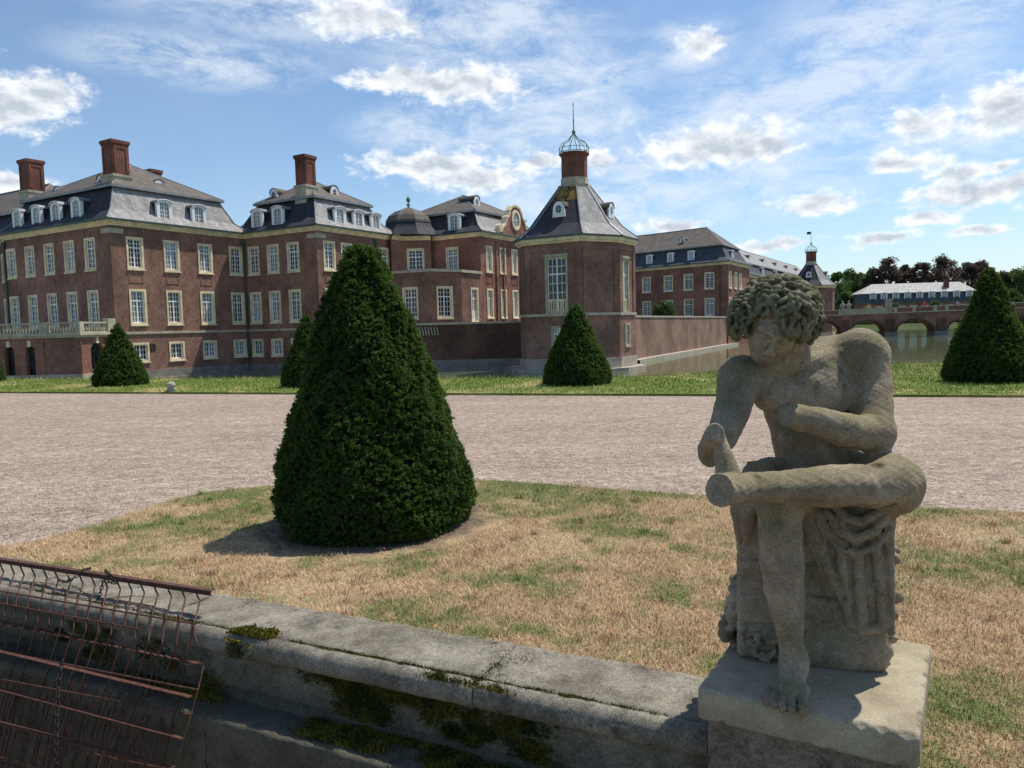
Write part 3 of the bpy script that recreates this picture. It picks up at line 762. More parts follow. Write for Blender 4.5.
for F, ops in ((F0, opsA), (F2, ops2)):
    for (u, w, zb, zt) in ops:
        d_ = MB(); n = 10; arc = [(u - w / 2 * cos(pi * k / n), zt - w / 2 + w / 2 * sin(pi * k / n)) for k in range(n + 1)]
        d_.poly([F(a, -.4, z) for a, z in [(u - w / 2, zb)] + arc + [(u + w / 2, zb)]][::-1], 0)
        d_.fbox(F, u - .03, u + .03, -.39, -.34, zb, zt - .05, 1); d_.fbox(F, u - w / 2, u + w / 2, -.391, -.35, zt - w / 2 - .04, zt - w / 2 + .03, 1)
        for q in (-.25, .25): d_.fbox(F, u + q * w - .012, u + q * w + .012, -.392, -.36, zb, zt - .1, 1)
        d_.build('arched_window', ['glass', 'dark_metal'], wr)
        k_ = MB(); k_.fbox(F, u - .12, u + .12, -.02, .09, zt - .06, zt + .38, 0); k_.build('keystone', ['sandstone'], wr)
t = MB(); ring_band(t, Tr, ZT, ZT + .16, .12, 0, False); ring_band(t, Tr, ZT + .16, ZT + .3, .26, 0, False)
t.prism(Tr + tb, ZT + .05, ZT + .29, 0); t.build('cornice', ['sandstone_grey'], wr)
s = MB(); ring_band(s, Tr, WALLB, -1.1, .1, 0, False); s.build('plinth', ['ledge_stone'], wr)
t = MB()
ring_band(t, Tr, ZT + 1.02, ZT + 1.14, .05, 0, False); Ti = [p for p in Tr]
for F in (F0, F1, F2):
    t.fbox(F, 0, F.L, -.2, -.02, ZT + 1.021, ZT + 1.139, 0); t.fbox(F, 0, F.L, -.2, .03, ZT + .3, ZT + .42, 0)
    for u in (.15, F.L - .15): t.fbox(F, u - .2, u + .2, -.22, .06, ZT + .3, ZT + 1.16, 0)
t.fbox(F2, F2.L - .75, F2.L, -.4, .1, ZT + .3, ZT + 1.4, 0)
t.fbox(F0, F0.L - 4.6, F0.L - 3.4, -.2, 0, ZT + .42, ZT + 1.02, 0)
rail = t.build('balustrade', ['sandstone_grey'], wr)
bal = MB(); bal.lathe((0, 0, 0), [(.06, 0), (.04, .06), (.085, .2), (.045, .4), (.035, .5), (.06, .6)], 8); balm = bal.mesh('baluster', ['sandstone_grey'], True)
nb = 0
for F in (F0, F1, F2):
    n = int(F.L / .24)
    for k in range(2, n - 1):
        u = k * .24
        if F is F0 and (u < F.L - 5.6 or F.L - 4.8 < u < F.L - 3.3): continue
        link('baluster', balm, rail, mw=Matrix.Translation(F(u, -.1, ZT + .42))); nb += 1

# ------------------------------------------------------------ moat tower (chamfered square) and its distant twin
def stone_tower(label, M0, full=True):
    root = empty('moat_tower', label, 'tower', 'towers standing in the moat')
    a0, b0, s, c = 54.59, 23.96, 9.0, 3.2     # square with cut corners
    a0_, a1_, b0_, b1_ = a0, a0 + s, b0, b0 + s - .9
    cut = 1.75
    pts = [(a0_ + 3.2, b0_), (a1_ - 2.4, b0_), (a1_, b0_ + 2.4), (a1_, b1_ - 2.4), (a1_ - 2.4, b1_), (a0_ + 1.3, b1_), (a0_, b1_ - 1.25), (a0_, b0_ + 1.7)]
    P = [ab(*p) for p in pts]
    ze = 8.5
    n = 8; wins = {i: [] for i in range(n)}
    # edge 6: (a0,b1-) -> (a0,b0+): the broad face; edge 7: the chamfer; edge 0: the face along U
    LA = (P[7] - P[6]).length
    uA = (b1_ - 1.25) - 27.95
    wins[6] = [(uA, 2.55, 2.0, 4.5), (uA + .1, -.32, 1.3, 1.85)]
    wins[0] = [(59.1 - pts[0][0], 2.5, 1.35, 4.4), (59.4 - pts[0][0], -.25, 1.05, 1.9)]
    wins[2] = [(1.9, 2.5, 1.35, 4.4)]
    t = MB(); pl = []
    for i in range(n):
        F = frame(P[i], P[(i + 1) % n]); pl.append(F)
        wall_with_holes(t, F, 0, F.L, WALLB, ze - .2, [w[:4] for w in wins[i]], 0)
        for u in (.28, F.L - .28):     # flat brick pilaster strips
            t.fbox(F, u - .27, u + .27, 0, .07, 2.6, ze - .75, 0)
        t.fbox(F, .55, F.L - .55, 0, .05, ze - 1.0, ze - .75, 0)
    t.build('wall', ['brick'], root)
    for i in range(n):
        for w in wins[i]:
            o = add_window(root, pl[i], w[0], w[1], w[2], w[3], stone='sandstone_grey', curtain=.2)
            if w[3] > 3:   # apron balusters below the tall sash
                a = MB(); F = pl[i]; a.fbox(F, w[0] - w[2] / 2 + .17, w[0] + w[2] / 2 - .17, -.18, -.04, w[1] + .95, w[1] + 1.1, 0); a.fbox(F, w[0] - w[2] / 2 + .17, w[0] + w[2] / 2 - .17, -.2, -.17, w[1] + .17, w[1] + .95, 1)
                nb_ = int((w[2] - .4) / .2)
                for k in range(nb_): uu = w[0] - w[2] / 2 + .27 + k * (w[2] - .54) / max(1, nb_ - 1); a.fbox(F, uu - .05, uu + .05, -.14, -.04, w[1] + .17, w[1] + .949, 0)
                a.fbox(F, w[0] - w[2] / 2 - .08, w[0] + w[2] / 2 + .08, .0, .14, w[1] + w[3] - .02, w[1] + w[3] + .14, 2)
                link('window_apron', a.mesh('window_apron', ['sandstone', 'dark_door', 'sandstone_grey']), o, mw=Matrix.Identity(4)).matrix_local = wmat(pl[i], w[0], 0, w[1]).inverted()
    tt = MB(); ring_band(tt, P, 2.3, 2.52, .1, 0); tt.build('string_course', ['sandstone_grey'], root)
    tt = MB(); ring_band(tt, P, ze - .45, ze - .27, .12, 0); ring_band(tt, P, ze - .27, ze - .02, .28, 0); tt.build('cornice', ['sandstone'], root)
    tt = MB(); ring_band(tt, P, ze - .019, ze + .1, .42, 0); tt.build('gutter', ['gutter'], root)
    tt = MB(); ring_band(tt, P, WALLB, WATER + 1.1, .12, 0); ring_band(tt, P, WALLB, WATER + .28, .8, 0); tt.build('plinth', ['ledge_stone'], root)
    cen = ab(a0 + s / 2 - .1, b0 + s / 2 - .15)
    def sc_(k): return [cen + (p - cen) * k for p in P]
    top = [cen + Vector((cos(2 * pi * i / 8), sin(2 * pi * i / 8), 0)) * 1.55 for i in range(8)]
    # order the top octagon to match the footprint
    def ang(p): q = p - cen; return atan2(q.y, q.x)
    top = [cen + Vector((cos(ang(p)), sin(ang(p)), 0)) * 1.22 for p in P]
    r_ = MB(); Ov = offset_poly(P, .38); S1 = [cen + (p - cen) * .8 for p in P]
    mats = [1, 1, 1, 1, 0, 0, 0, 1]  # sunny slopes pale slate, shaded ones dark: the light is in the colour
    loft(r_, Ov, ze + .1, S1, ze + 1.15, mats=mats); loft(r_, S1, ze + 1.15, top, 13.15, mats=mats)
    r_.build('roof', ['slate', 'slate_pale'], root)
    h_ = MB()
    for i in range(8): h_.tube([Vector((Ov[i].x, Ov[i].y, ze + .14)), Vector((S1[i].x, S1[i].y, ze + 1.19)), Vector((top[i].x, top[i].y, 13.19))], .06, 5)
    h_.build('hip_flashing', ['lead'], root)
    if full:
        m_ = MB()
        for i in (6, 7):   # orange lichen near the top
            j = (i + 1) % 8
            A_, B_ = Vector((*top[i][:2], 13.15)), Vector((*top[j][:2], 13.15)); Cc, Dd = Vector((*S1[i][:2], ze + 1.15)), Vector((*S1[j][:2], ze + 1.15))
            q = [A_, B_, B_ + (Dd - B_) * .42, A_ + (Cc - A_) * .42]; nrm = (q[1] - q[0]).cross(q[3] - q[0]).normalized()
            if nrm.z < 0: nrm = -nrm
            m_.poly([p + nrm * .012 for p in q], 0)
        def lich(t, b):
            w = t.wpos(); f = t.ramp(t.noise(w, 1.6, 6, .75), .36, .62)
            t.inp(b.inputs['Alpha'], f); return (.36, .22, .05)
        M['lichen'] = material('lichen', lich, .9); m_.build('lichen', ['lichen'], root)
    ch = MB(); ch.lathe((cen.x, cen.y, 0), [(1.08, 13.7), (1.08, 15.5), (1.16, 15.58), (1.28, 15.7), (1.28, 15.8)], 8, 0, ang(P[7])); co = ch.build('chimney', ['brick_chim'], root)
    fo = MB(); fo.lathe((cen.x, cen.y, 0), [(1.42, 12.95), (1.42, 13.15), (1.15, 13.2), (1.15, 13.75)], 8, 0, ang(P[7])); link('chimney_foot', fo.mesh('chimney_foot', ['sandstone_grey']), co, mw=Matrix.Identity(4))
    cr = MB(); R = 1.22; q_ = .7
    for k in range(10):
        a = 2 * pi * k / 10; d = Vector((cos(a), sin(a), 0))
        cr.tube([cen + d * R + Vector((0, 0, 15.8)), cen + d * R * 1.02 + Vector((0, 0, 16.25)), cen + d * R * .82 + Vector((0, 0, 16.65)), cen + d * R * .4 + Vector((0, 0, 16.9)), cen + d * .1 + Vector((0, 0, 17.4))], .028, 5)
    for z_, r2 in ((16.2, R * 1.02), (15.88, R)):
        cr.tube([cen + Vector((cos(2 * pi * k / 16) * r2, sin(2 * pi * k / 16) * r2, z_)) for k in range(17)], .03, 5, caps=False)
    cr.lathe((cen.x, cen.y, 17.35), [(.06, 0), (.16, .15), (.16, .28), (.05, .45), (.04, 1.0), (.08, 1.1), (.04, 1.2), (.025, 2.3), (.05, 2.4), (.015, 2.65)], 8)
    cr.build('crown_lattice', ['copper'], root)
    nA = pl[6].n; nC = pl[0].n
    mid = (P[6] + P[7]) / 2
    oval_dormer(root, Vector((*(cen + (mid - cen) * .72)[:2], ze + 1.75)) , nA, 1.0)
    mid = (P[0] + P[1]) / 2
    oval_dormer(root, Vector((*(cen + (mid - cen) * .72)[:2], ze + 1.75)), nC, 1.0)
    if M0 is not None: root.matrix_world = M0
    return root, cen
tw, tcen = stone_tower('octagonal brick tower with an iron crown on its chimney, behind a yew cone', None)
far_c = at(811, 300, 163)
tw2, _ = stone_tower('small distant octagonal brick tower seen just right of the statue head', Matrix.Translation(Vector((far_c.x - tcen.x, far_c.y - tcen.y, 0))), False)
vt = MB(); c_ = Vector((far_c.x, far_c.y, 0)) - Vector((far_c.x - tcen.x, far_c.y - tcen.y, 0))
vt.box(c_.x - .9, c_.x - .1, c_.y - .04, c_.y + .04, 19.4, 19.95); vt.build('weather_vane', ['dark_metal'], tw2)

# ------------------------------------------------------------ service wing on the right
RP1, RP0 = P2(at(728, 262.2, 119)), P2(at(636, 269.8, 131)); rd = (RP1 - RP0).normalized()
RPm = RP0 - rd * 14
w4 = empty('service_wing', 'two storey brick wing with a weathered slate mansard roof right of the moat tower', 'palace wing')
FR = frame(RPm, RP1)
cols = [ucol(FR, x) for x in (647.3, 669, 689, 709.8)]; sp = cols[1] - cols[0]; cols = [cols[0] - sp] + cols
RP2 = RP1 + U * 13.5; RP3 = RP2 - rd * FR.L
ucl = [ucol(frame(RP1, RP2), x) for x in (730.5, 736, 740.7)]
ed = [(RPm, RP1, [x for u in cols for x in ((u, 6.75, 1.75, 2.6), (u, 2.55, 1.75, 2.8))]),
      (RP1, RP2, [x for u in ucl for x in ((u, 6.75, 1.6, 2.6), (u, 2.55, 1.6, 2.8))]), (RP2, RP3, []), (RP3, RPm, [])]
pl = storey_walls(w4, ed, mat='brick_red')
fpR = [RPm, RP1, RP2, RP3]
eaves(w4, fpR)
def wing_roof(root, fp, ze, zb, zr, ins, ins2, low='slate', up='slate_old', over=.5):
    cen = sum(fp, Vector()) / 4
    E = offset_poly(fp, over); Bq = offset_poly(fp, -ins); t = MB(); Em = offset_poly(fp, -ins * .3)
    loft(t, E, ze, Em, ze + (zb - ze) * .25); loft(t, Em, ze + (zb - ze) * .25, Bq, zb); t.build('mansard_slope', [low], root)
    Bo = offset_poly(fp, -ins + .3); m0 = (Bo[0] + Bo[3]) / 2; m1 = (Bo[1] + Bo[2]) / 2; d = (m1 - m0).normalized()
    R0, R1 = m0 + d * ins2, m1 - d * ins2; R0 = Vector((R0.x, R0.y, zr)); R1 = Vector((R1.x, R1.y, zr))
    c = [Vector((p.x, p.y, zb + .12)) for p in Bo]; u_ = MB()
    for f in ([c[0], c[1], R1, R0], [c[1], c[2], R1], [c[2], c[3], R0, R1], [c[3], c[0], R0]): u_.poly(f, 0)
    uo = u_.build('upper_roof', [up], root)
    tr = MB(); ring_band(tr, Bo, zb - .1, zb + .1, .12, 0); tr.tube([R0, R1], .1, 6); link('roof_trim', tr.mesh('roof_trim', ['lead']), uo, mw=Matrix.Identity(4))
    return R0, R1
M['slate_blue'] = slate('slate_blue', (.075, .080, .095), .05, .05)
wing_roof(w4, fpR, ZE + .1, 13.6, 17.2, 1.6, 4.4, 'slate_blue')
FR0 = pl[0][0]
for x in (648.5, 669.5, 690): dormer(w4, FR0, ucol(FR, x) , ZE + .75, .5, scale=.85)
FR1 = pl[1][0]; dormer(w4, FR1, 5.0, ZE + .6, .5, scale=.85)
oval_dormer(w4, FR(ucol(FR, 674), -2.9, 14.5), FR.n, .9)
pipe(w4, FR(ucol(FR, 720.5), .14, 0), 2.0, ZE - .5)

# long low wing running away behind it
LQ0 = RP2 + rd * 0.2 + Vector((rd.y, -rd.x, 0)) * -0.0
L0_ = P2(at(745.5, 290, 134)); L1_ = L0_ + U * 82
nR = Vector((-U.y, U.x, 0))
w5 = empty('long_stable_wing', 'long low slate roofed wing running away behind the service wing', 'palace wing')
FL = frame(L0_, L1_)
storey_walls(w5, [(L0_, L1_, [x for k in range(18) for x in ((2.5 + k * 4.4, 6.2, 1.6, 2.3), (2.5 + k * 4.4, 2.5, 1.6, 2.4))]), (L1_, L1_ + nR * 11, []), (L1_ + nR * 11, L0_ + nR * 11, []), (L0_ + nR * 11, L0_, [])], 9.4)
fpL = [L0_, L1_, L1_ + nR * 11, L0_ + nR * 11]
eaves(w5, fpL, 9.7); wing_roof(w5, fpL, 9.8, 12.0, 15.6, 1.4, 3.6, 'slate_blue', 'slate_pale')
for k in range(6): dormer(w5, FL, 3.5 + k * 12, 10.1, .4, scale=.9)
for k in range(5): oval_dormer(w5, FL(14 + k * 12, -2.6, 13.0), FL.n, .9)

# long moat wall on the right with its pale ledge
mwp = [P2(at(632, 350, 72.5)), P2(at(641, 350, 76.5)), P2(at(743, 335, 133))]; mwp.append(mwp[2] + (mwp[2] - mwp[1]).normalized() * 42)
w6 = empty('moat_wall', 'long weathered brick moat wall with a pale stone ledge running from the tower to the far tower', 'wall')
mb_ = [mwp[3] + Vector((-1.2, .6, 0)), mwp[2] + Vector((-1.2, .6, 0)), mwp[1] + Vector((-1.2, .6, 0)), mwp[0] + Vector((-1.2, .6, 0))]
t = MB(); t.prism(mwp + mb_, WALLB, 2.3, 0); t.build('wall', ['brick_worn'], w6)
t = MB(); ring_band(t, mwp, 2.2, 2.36, .08, 0, False); t.prism(mwp + mb_, 2.301, 2.365, 0); t.build('coping', ['sandstone_grey'], w6)
t = MB(); ring_band(t, mwp, WALLB, WATER + .35, .75, 0, False); t.build('ledge', ['ledge_stone'], w6)
# ------------------------------------------------------------ ground, water, islands
def sheet(name, pts, z, mat, zdown=None, sub=None):
    t = MB(); t.add([(p[0], p[1], z) for p in pts], [tuple(range(len(pts)))], 0)
    if zdown is not None:
        n = len(pts)
        for i in range(n): a, b = pts[i], pts[(i + 1) % n]; t.poly([(a[0], a[1], zdown), (b[0], b[1], zdown), (b[0], b[1], z), (a[0], a[1], z)], 0)
    return structure(name, t, [mat])
def water_fn(t, b):
    w = t.wpos()
    n = t.noise(t.wpos((1, .35, 1)), 1.4, 4, .6)
    n2 = t.noise(w, .12, 3)
    t.inp(b.inputs['Normal'], t.bump(n, .09, .05)); b.inputs['IOR'].default_value = 1.33
    return t.mix(t.ramp(n2, .35, .65), (.10, .125, .055), (.14, .155, .075))
M['water'] = material('water', water_fn, .05, .5)
def dirt_fn(t, b):
    w = t.wpos(); return t.mix(t.ramp(t.noise(w, 1.3, 6, .7), .35, .65), (.10, .085, .05), (.07, .08, .035))
M['soil'] = material('soil', dirt_fn, .95)
def farg(t, b):
    w = t.wpos(); c = t.mix(t.ramp(t.noise(w, .05, 5, .6), .35, .65), (.17, .19, .07), (.12, .16, .05)); return c
M['park_grass'] = material('park_grass', farg, .95)
S = 3000
sheet('ground', [(-S, -S), (S, -S), (S, S), (-S, S)], -3.4, 'soil')
sheet('water', [(-400, 12), (420, 12), (420, 302), (-400, 302)], WATER, 'water')
t = MB()
t.poly([(-S, 300, -.9), (-90, 300, -.9), (-60, 300, -.9), (S, 296, -.9), (S, S, 1.5), (-S, S, 1.5)], 0); t.poly([(-S, 297, -2.6), (-60, 297, -2.6), (S, 293, -2.6), (S, 296, -.9), (-60, 300, -.9), (-S, 300, -.9)], 0)
structure('far_bank', t, ['park_grass'])
isl = [ab(A0 + .4, B0 + .3), ab(C0 + .4, B0 + .3), ab(C0 + .4, D0 + .3), ab(C1, D0 + .3), ab(G0 + .3, H0 + 2), ab(G0 + .3, H0 + .3), ab(G1, H0 + .3), ab(G1 + 30, H0 + .3), ab(G1 + 60, 70), ab(A1 + 10, 130), ab(A0 + .4, 130)]
isl2 = [Wd[0] + Vector((0, .4, 0)), Wd[1] + Vector((0, .4, 0)), Wd[2] + Vector((0, .4, 0)), mwp[0] + Vector((-.6, 3, 0)), mwp[1] + Vector((-.6, .4, 0)), mwp[2] + Vector((-.6, .4, 0)), mwp[3] + Vector((-.6, .4, 0)), Vector((60, 250, 0)), Vector((-60, 250, 0)), ab(A0 + .6, 90), ab(A0 + .6, B0 + .5), ab(C0 + .4, B0 + .5), ab(C0 + .4, D0 + .4)]
sheet('courtyard', isl2, 1.9, 'soil', -3)

# garden: gravel everywhere, lawns raised on it
def gravel_fn(t, b):
    w = t.wpos()
    d = t.new('ShaderNodeVectorMath', operation='LENGTH'); t.link(w, d.inputs[0])
    cells = t.new('ShaderNodeTexVoronoi'); t.inp(cells.inputs['Vector'], w); cells.inputs['Scale'].default_value = 62
    cells2 = t.new('ShaderNodeTexVoronoi'); t.inp(cells2.inputs['Vector'], w); cells2.inputs['Scale'].default_value = 17
    s = t.new('ShaderNodeSeparateColor'); t.link(cells.outputs['Color'], s.inputs[0])
    s2 = t.new('ShaderNodeSeparateColor'); t.link(cells2.outputs['Color'], s2.inputs[0])
    v = t.math('ADD', t.math('MULTIPLY', s.outputs[0], .62), t.math('MULTIPLY', s2.outputs[0], .38))
    c = t.mix(v, (.21, .148, .112), (.56, .44, .345))
    c = t.mix(t.math('MULTIPLY', t.ramp(s.outputs[1], .8, .85), .7), c, (.10, .08, .075))
    c = t.mix(t.math('MULTIPLY', t.ramp(s.outputs[2], .90, .94), .5), c, (.62, .56, .48))
    # loose clods, rake and wheel marks that lie across the path
    st = t.noise(t.wpos((.8, 3.2, 1)), 1.1, 6, .72)
    c = t.vmath('SCALE', c, scale=t.ramp(st, .3, .7, .84, 1.10))
    mott = t.noise(w, 7, 4, .7)
    c = t.vmath('SCALE', c, scale=t.ramp(mott, .3, .7, .82, 1.14))
    big = t.noise(t.wpos((.12, .5, 1)), 1.0, 3)
    c = t.vmath('SCALE', c, scale=t.ramp(big, .35, .7, .93, 1.06))
    h = t.math('ADD', t.math('MULTIPLY', t.math('SUBTRACT', 1.0, cells.outputs['Distance']), .6), t.math('MULTIPLY', t.math('ADD', st, mott), 2.0))
    t.inp(b.inputs['Normal'], t.bump(h, .9, .022))
    return c
M['gravel'] = material('gravel', gravel_fn, .95, .2)
far_edge = [(-60, 47), (-32, 34), tuple(gz(0, 380.5)[:2]), tuple(gz(240, 379.5)[:2]), tuple(gz(500, 379.3)[:2]), tuple(gz(640, 377.5)[:2]), tuple(gz(760, 371)[:2]), tuple(gz(900, 365)[:2]), tuple(gz(1024, 362)[:2]), (30, 22.5), (60, 14)]
gn0, gn1 = gz(0, 392.5), gz(1024, 396.5)
dd = (gn1 - gn0).normalized()
near_strip = [gn0 - dd * 45, gn1 + dd * 45]
_g0 = gz(0, 555, .03); _g1 = gz(700, 675, .03); _gd = (_g1 - _g0).normalized(); _gn = Vector((-_gd.y, _gd.x, 0)) * -.1
_ga = _g0 - _gd * 62 + _gn; _gb = _g1 + _gd * .2 + _gn
sheet('gravel_path', [(_ga.x, _ga.y), (_gb.x, _gb.y), (1.3, 2.0), (1.5, 1.2), (6, .5), (60, -8)] + far_edge[::-1], -.02, 'gravel', -3)
def lawn_patch_nodes(t, w, seed=0.0):
    o = t.vmath('ADD', w, (seed, seed * 1.7, 0))
    g = t.math('ADD', t.math('MULTIPLY', t.noise(o, 1.05, 5, .65, .4), .75), t.math('MULTIPLY', t.noise(o, 5.5, 4, .7), .35))
    sy = t.new('ShaderNodeSeparateXYZ'); t.link(w, sy.inputs[0])
    g = t.math('ADD', g, t.ramp(sy.outputs[1], 5.4, 7.3, 0, .075))
    return t.ramp(g, .50, .68)
def dry_ground(t, b):
    w = t.wpos(); p = lawn_patch_nodes(t, w)
    fine = t.noise(w, 60, 4, .7); mid = t.noise(w, 9, 5, .7)
    c = t.mix(t.ramp(fine, .3, .7), (.24, .17, .09), (.56, .42, .25))
    c = t.mix(t.math('MULTIPLY', p, .75), c, (.10, .125, .035))
    c = t.mix(t.ramp(mid, .56, .68, 0, .7), c, (.15, .105, .075))
    # bare earth ring round the foot of the big yew
    d = t.vmath('DISTANCE', t.vmath('MULTIPLY', w, (1, 1, 0)), (YX, YY, 0))
    ring = t.ramp(t.math('ADD', d, t.math('MULTIPLY', t.noise(w, 4, 4), .5)), 1.02, 1.22, 1.0, 0.0)
    c = t.mix(ring, c, t.mix(t.ramp(t.noise(w, 18, 5, .7), .4, .6), (.12, .085, .06), (.20, .15, .115)))
    t.inp(b.inputs['Normal'], t.bump(t.math('ADD', fine, mid), .8, .02))
    return c
yc = gz(371, 545, 0); YX, YY = -1.11, 5.90
M['dry_lawn'] = material('dry_lawn', dry_ground, .95, .1)
def green_ground(t, b):
    w = t.wpos(); g = t.noise(t.wpos((.9, .8, 1)), .5, 5, .7, .3); f = t.noise(w, 30, 4, .7)
    c = t.mix(t.ramp(g, .48, .66), (.14, .18, .04), (.42, .36, .16))
    return t.vmath('SCALE', c, scale=t.ramp(f, .3, .7, .7, 1.25))
M['green_lawn'] = material('green_lawn', green_ground, .95, .1)

wall_far0, wall_far1 = gz(0, 555, .03), gz(700, 675, .03)
wd = (wall_far1 - wall_far0).normalized(); wn = Vector((-wd.y, wd.x, 0))      # along the wall, and towards the lawn
edge_px = [(0, 548), (30, 543), (60, 536), (90, 528), (120, 519), (150, 508), (180, 499), (205, 494), (230, 490.5), (262, 487.5), (300, 484), (340, 481.5), (400, 480), (480, 480.5), (560, 486.5), (630, 491.5), (700, 496.5), (800, 502), (900, 507.5), (1024, 514), (1300, 528)]
lawn_edge = [gz(x, y) for x, y in edge_px]
wf0 = wall_far0 - wd * .38; wf1 = wall_far1 + wd * .2
nl = [(p.x, p.y) for p in lawn_edge[::-1]]
near_poly = [tuple((wf0 + wn * -.05)[:2]), tuple((wf1 + wn * -.05)[:2]), (1.3, 2.0), (1.5, 1.2), (6, .5), (7, 4.4)] + [q for q in nl]
t = MB()
ml = MB(); ml.add([(p[0], p[1], 0.012) for p in near_poly], [tuple(range(len(near_poly)))], 0)
for i in range(len(near_poly)): a, b = near_poly[i], near_poly[(i + 1) % len(near_poly)]; ml.poly([(a[0], a[1], -.04), (b[0], b[1], -.04), (b[0], b[1], .012), (a[0], a[1], .012)], 0)
structure('lawn', ml, ['dry_lawn'])
fs = [near_strip[0][:2], near_strip[1][:2]] + [p for p in far_edge[::-1] if p[0] < 40]
ms = MB(); ms.add([(p[0], p[1], .03) for p in fs], [tuple(range(len(fs)))], 0)
for i in range(len(fs)): a, b = fs[i], fs[(i + 1) % len(fs)]; ms.poly([(a[0], a[1], -.6 if i else -.04), (b[0], b[1], -.6 if i else -.04), (b[0], b[1], .03), (a[0], a[1], .03)], 0)
structure('far_lawn', ms, ['green_lawn'])

def inside(poly, X, Y):
    r = np.zeros(len(X), bool); n = len(poly)
    for i in range(n):
        x0, y0 = poly[i][:2]; x1, y1 = poly[(i + 1) % n][:2]
        c = ((y0 > Y) != (y1 > Y)); xi = (x1 - x0) * (Y - y0) / ((y1 - y0) if y1 != y0 else 1e-9) + x0
        r ^= c & (X < xi)
    return r
def blades(name, X, Y, z, hmin, hmax, wd_, lean, mat, nbend=False):
    n = len(X); h = RS.uniform(hmin, hmax, n) * RS.uniform(.6, 1.0, n); a = RS.uniform(0, 2 * pi, n); L = h * RS.uniform(.2, lean, n)
    w = wd_ * RS.uniform(.6, 1.3, n); b = a + RS.uniform(-.6, .6, n) + pi / 2
    dx, dy = np.cos(b) * w, np.sin(b) * w
    lx, ly = np.cos(a) * L, np.sin(a) * L
    Z = np.full(n, z) if np.isscalar(z) else z
    base0 = np.stack([X - dx, Y - dy, Z - .003], 1); base1 = np.stack([X + dx, Y + dy, Z - .003], 1)
    m0 = np.stack([X - dx * .8 + lx * .35, Y - dy * .8 + ly * .35, Z + h * .6], 1); m1 = np.stack([X + dx * .8 + lx * .35, Y + dy * .8 + ly * .35, Z + h * .6], 1)
    tip = np.stack([X + lx, Y + ly, Z + h], 1)
    v = np.stack([base0, base1, m1, m0, tip], 1).reshape(-1, 3)
    i = np.arange(n)[:, None] * 5
    f = np.concatenate([i + np.array([0, 1, 2]), i + np.array([0, 2, 3]), i + np.array([3, 2, 4])])
    me = raw_mesh(name, v, f, [mat]); return me
def dry_blade(t, b):
    g = t.new('ShaderNodeNewGeometry'); w = g.outputs['Position']; r = g.outputs['Random Per Island']
    p = lawn_patch_nodes(t, w)
    dry = t.mix(r, (.36, .235, .125), (.80, .585, .375))
    gr = t.mix(r, (.10, .17, .035), (.28, .34, .12))
    mid = t.noise(w, 9, 5, .7)
    dry = t.vmath('SCALE', dry, scale=t.ramp(t.noise(w, 2.2, 5, .7), .3, .7, .80, 1.15))
    dry = t.mix(t.ramp(mid, .54, .68, 0, .55), dry, (.22, .125, .075))
    return t.mix(t.math('GREATER_THAN', t.math('ADD', p, t.math('MULTIPLY', r, .9)), .93), dry, gr)
M['dry_blade'] = material('dry_blade', dry_blade, .8, .15)
def green_blade(t, b):
    g = t.new('ShaderNodeNewGeometry'); w = g.outputs['Position']; r = g.outputs['Random Per Island']
    p = t.ramp(t.noise(t.wpos((.9, .8, 1)), .5, 5, .7, .3), .48, .66)
    return t.mix(t.math('GREATER_THAN', p, r), t.mix(r, (.14, .20, .04), (.28, .34, .08)), t.mix(r, (.40, .34, .14), (.58, .50, .25)))
M['green_blade'] = material('green_blade', green_blade, .8, .15)

def near_grass():
    N = 1350000
    X = RS.uniform(-5.2, 6, N); Y = RS.uniform(1.2, 7.9, N)
    ok = inside(near_poly, X, Y)
    d = np.hypot(X, Y)
    ok &= RS.uniform(0, 1, N) < np.clip((3.6 / np.maximum(d, 1)) ** 1.3, .15, 1)
    ok &= (np.abs(X) < Y * .72 + .5)
    dy = np.hypot(X - YX, Y - YY); ok &= (dy > .96 + .12 * np.sin(X * 9) * np.cos(Y * 7)) | (RS.uniform(0, 1, N) < .04)
    # thin, worn spots
    s = np.sin(X * 2.1 + 1.3 * np.sin(Y * 1.7)) * np.sin(Y * 2.6 + 1.1 * np.sin(X * 2.3)); ok &= RS.uniform(0, 1, N) < np.clip(1.2 - 1.0 * (s > .3) * (s), .22, 1)
    X, Y = X[ok], Y[ok]
    return X, Y
X_, Y_ = near_grass()
me = blades('dry_grass', X_, Y_, .012, .011, .036, .0013, 2.0, 'dry_blade')
tag(link('dry_grass', me), 'dry straw coloured lawn grass with scattered green patches round the big yew', 'grass', kind='stuff')
# longer tufts the mower missed
tx, ty = [], []
rt_ = np.random.RandomState(77)
for k in range(900):
    cx_, cy_ = rt_.uniform(-4.5, 5), rt_.uniform(1.4, 7.3)
    if not inside(near_poly, np.array([cx_]), np.array([cy_]))[0] or np.hypot(cx_ - YX, cy_ - YY) < 1.0: continue
    m_ = rt_.randint(8, 60); s_ = rt_.uniform(.012, .05); tx.append(cx_ + rt_.normal(0, s_, m_)); ty.append(cy_ + rt_.normal(0, s_, m_))
tx, ty = np.concatenate(tx), np.concatenate(ty)
me = blades('grass_tufts', tx, ty, .012, .025, .075, .0019, 1.3, 'dry_blade')
tag(link('grass_tufts', me), 'longer uneven tufts of dry and green grass standing out of the foreground lawn', 'grass', kind='stuff')
N = 420000; X_ = RS.uniform(-26, 24, N); Y_ = RS.uniform(12, 36, N); ok = inside([tuple(p[:2]) for p in fs], X_, Y_) & (np.abs(X_) < Y_ * .75 + .5)
me = blades('grass', X_[ok], Y_[ok], .03, .03, .085, .006, 1.2, 'green_blade')
tag(link('grass', me), 'green and yellow grass strip along the moat edge behind the gravel', 'grass', kind='stuff')
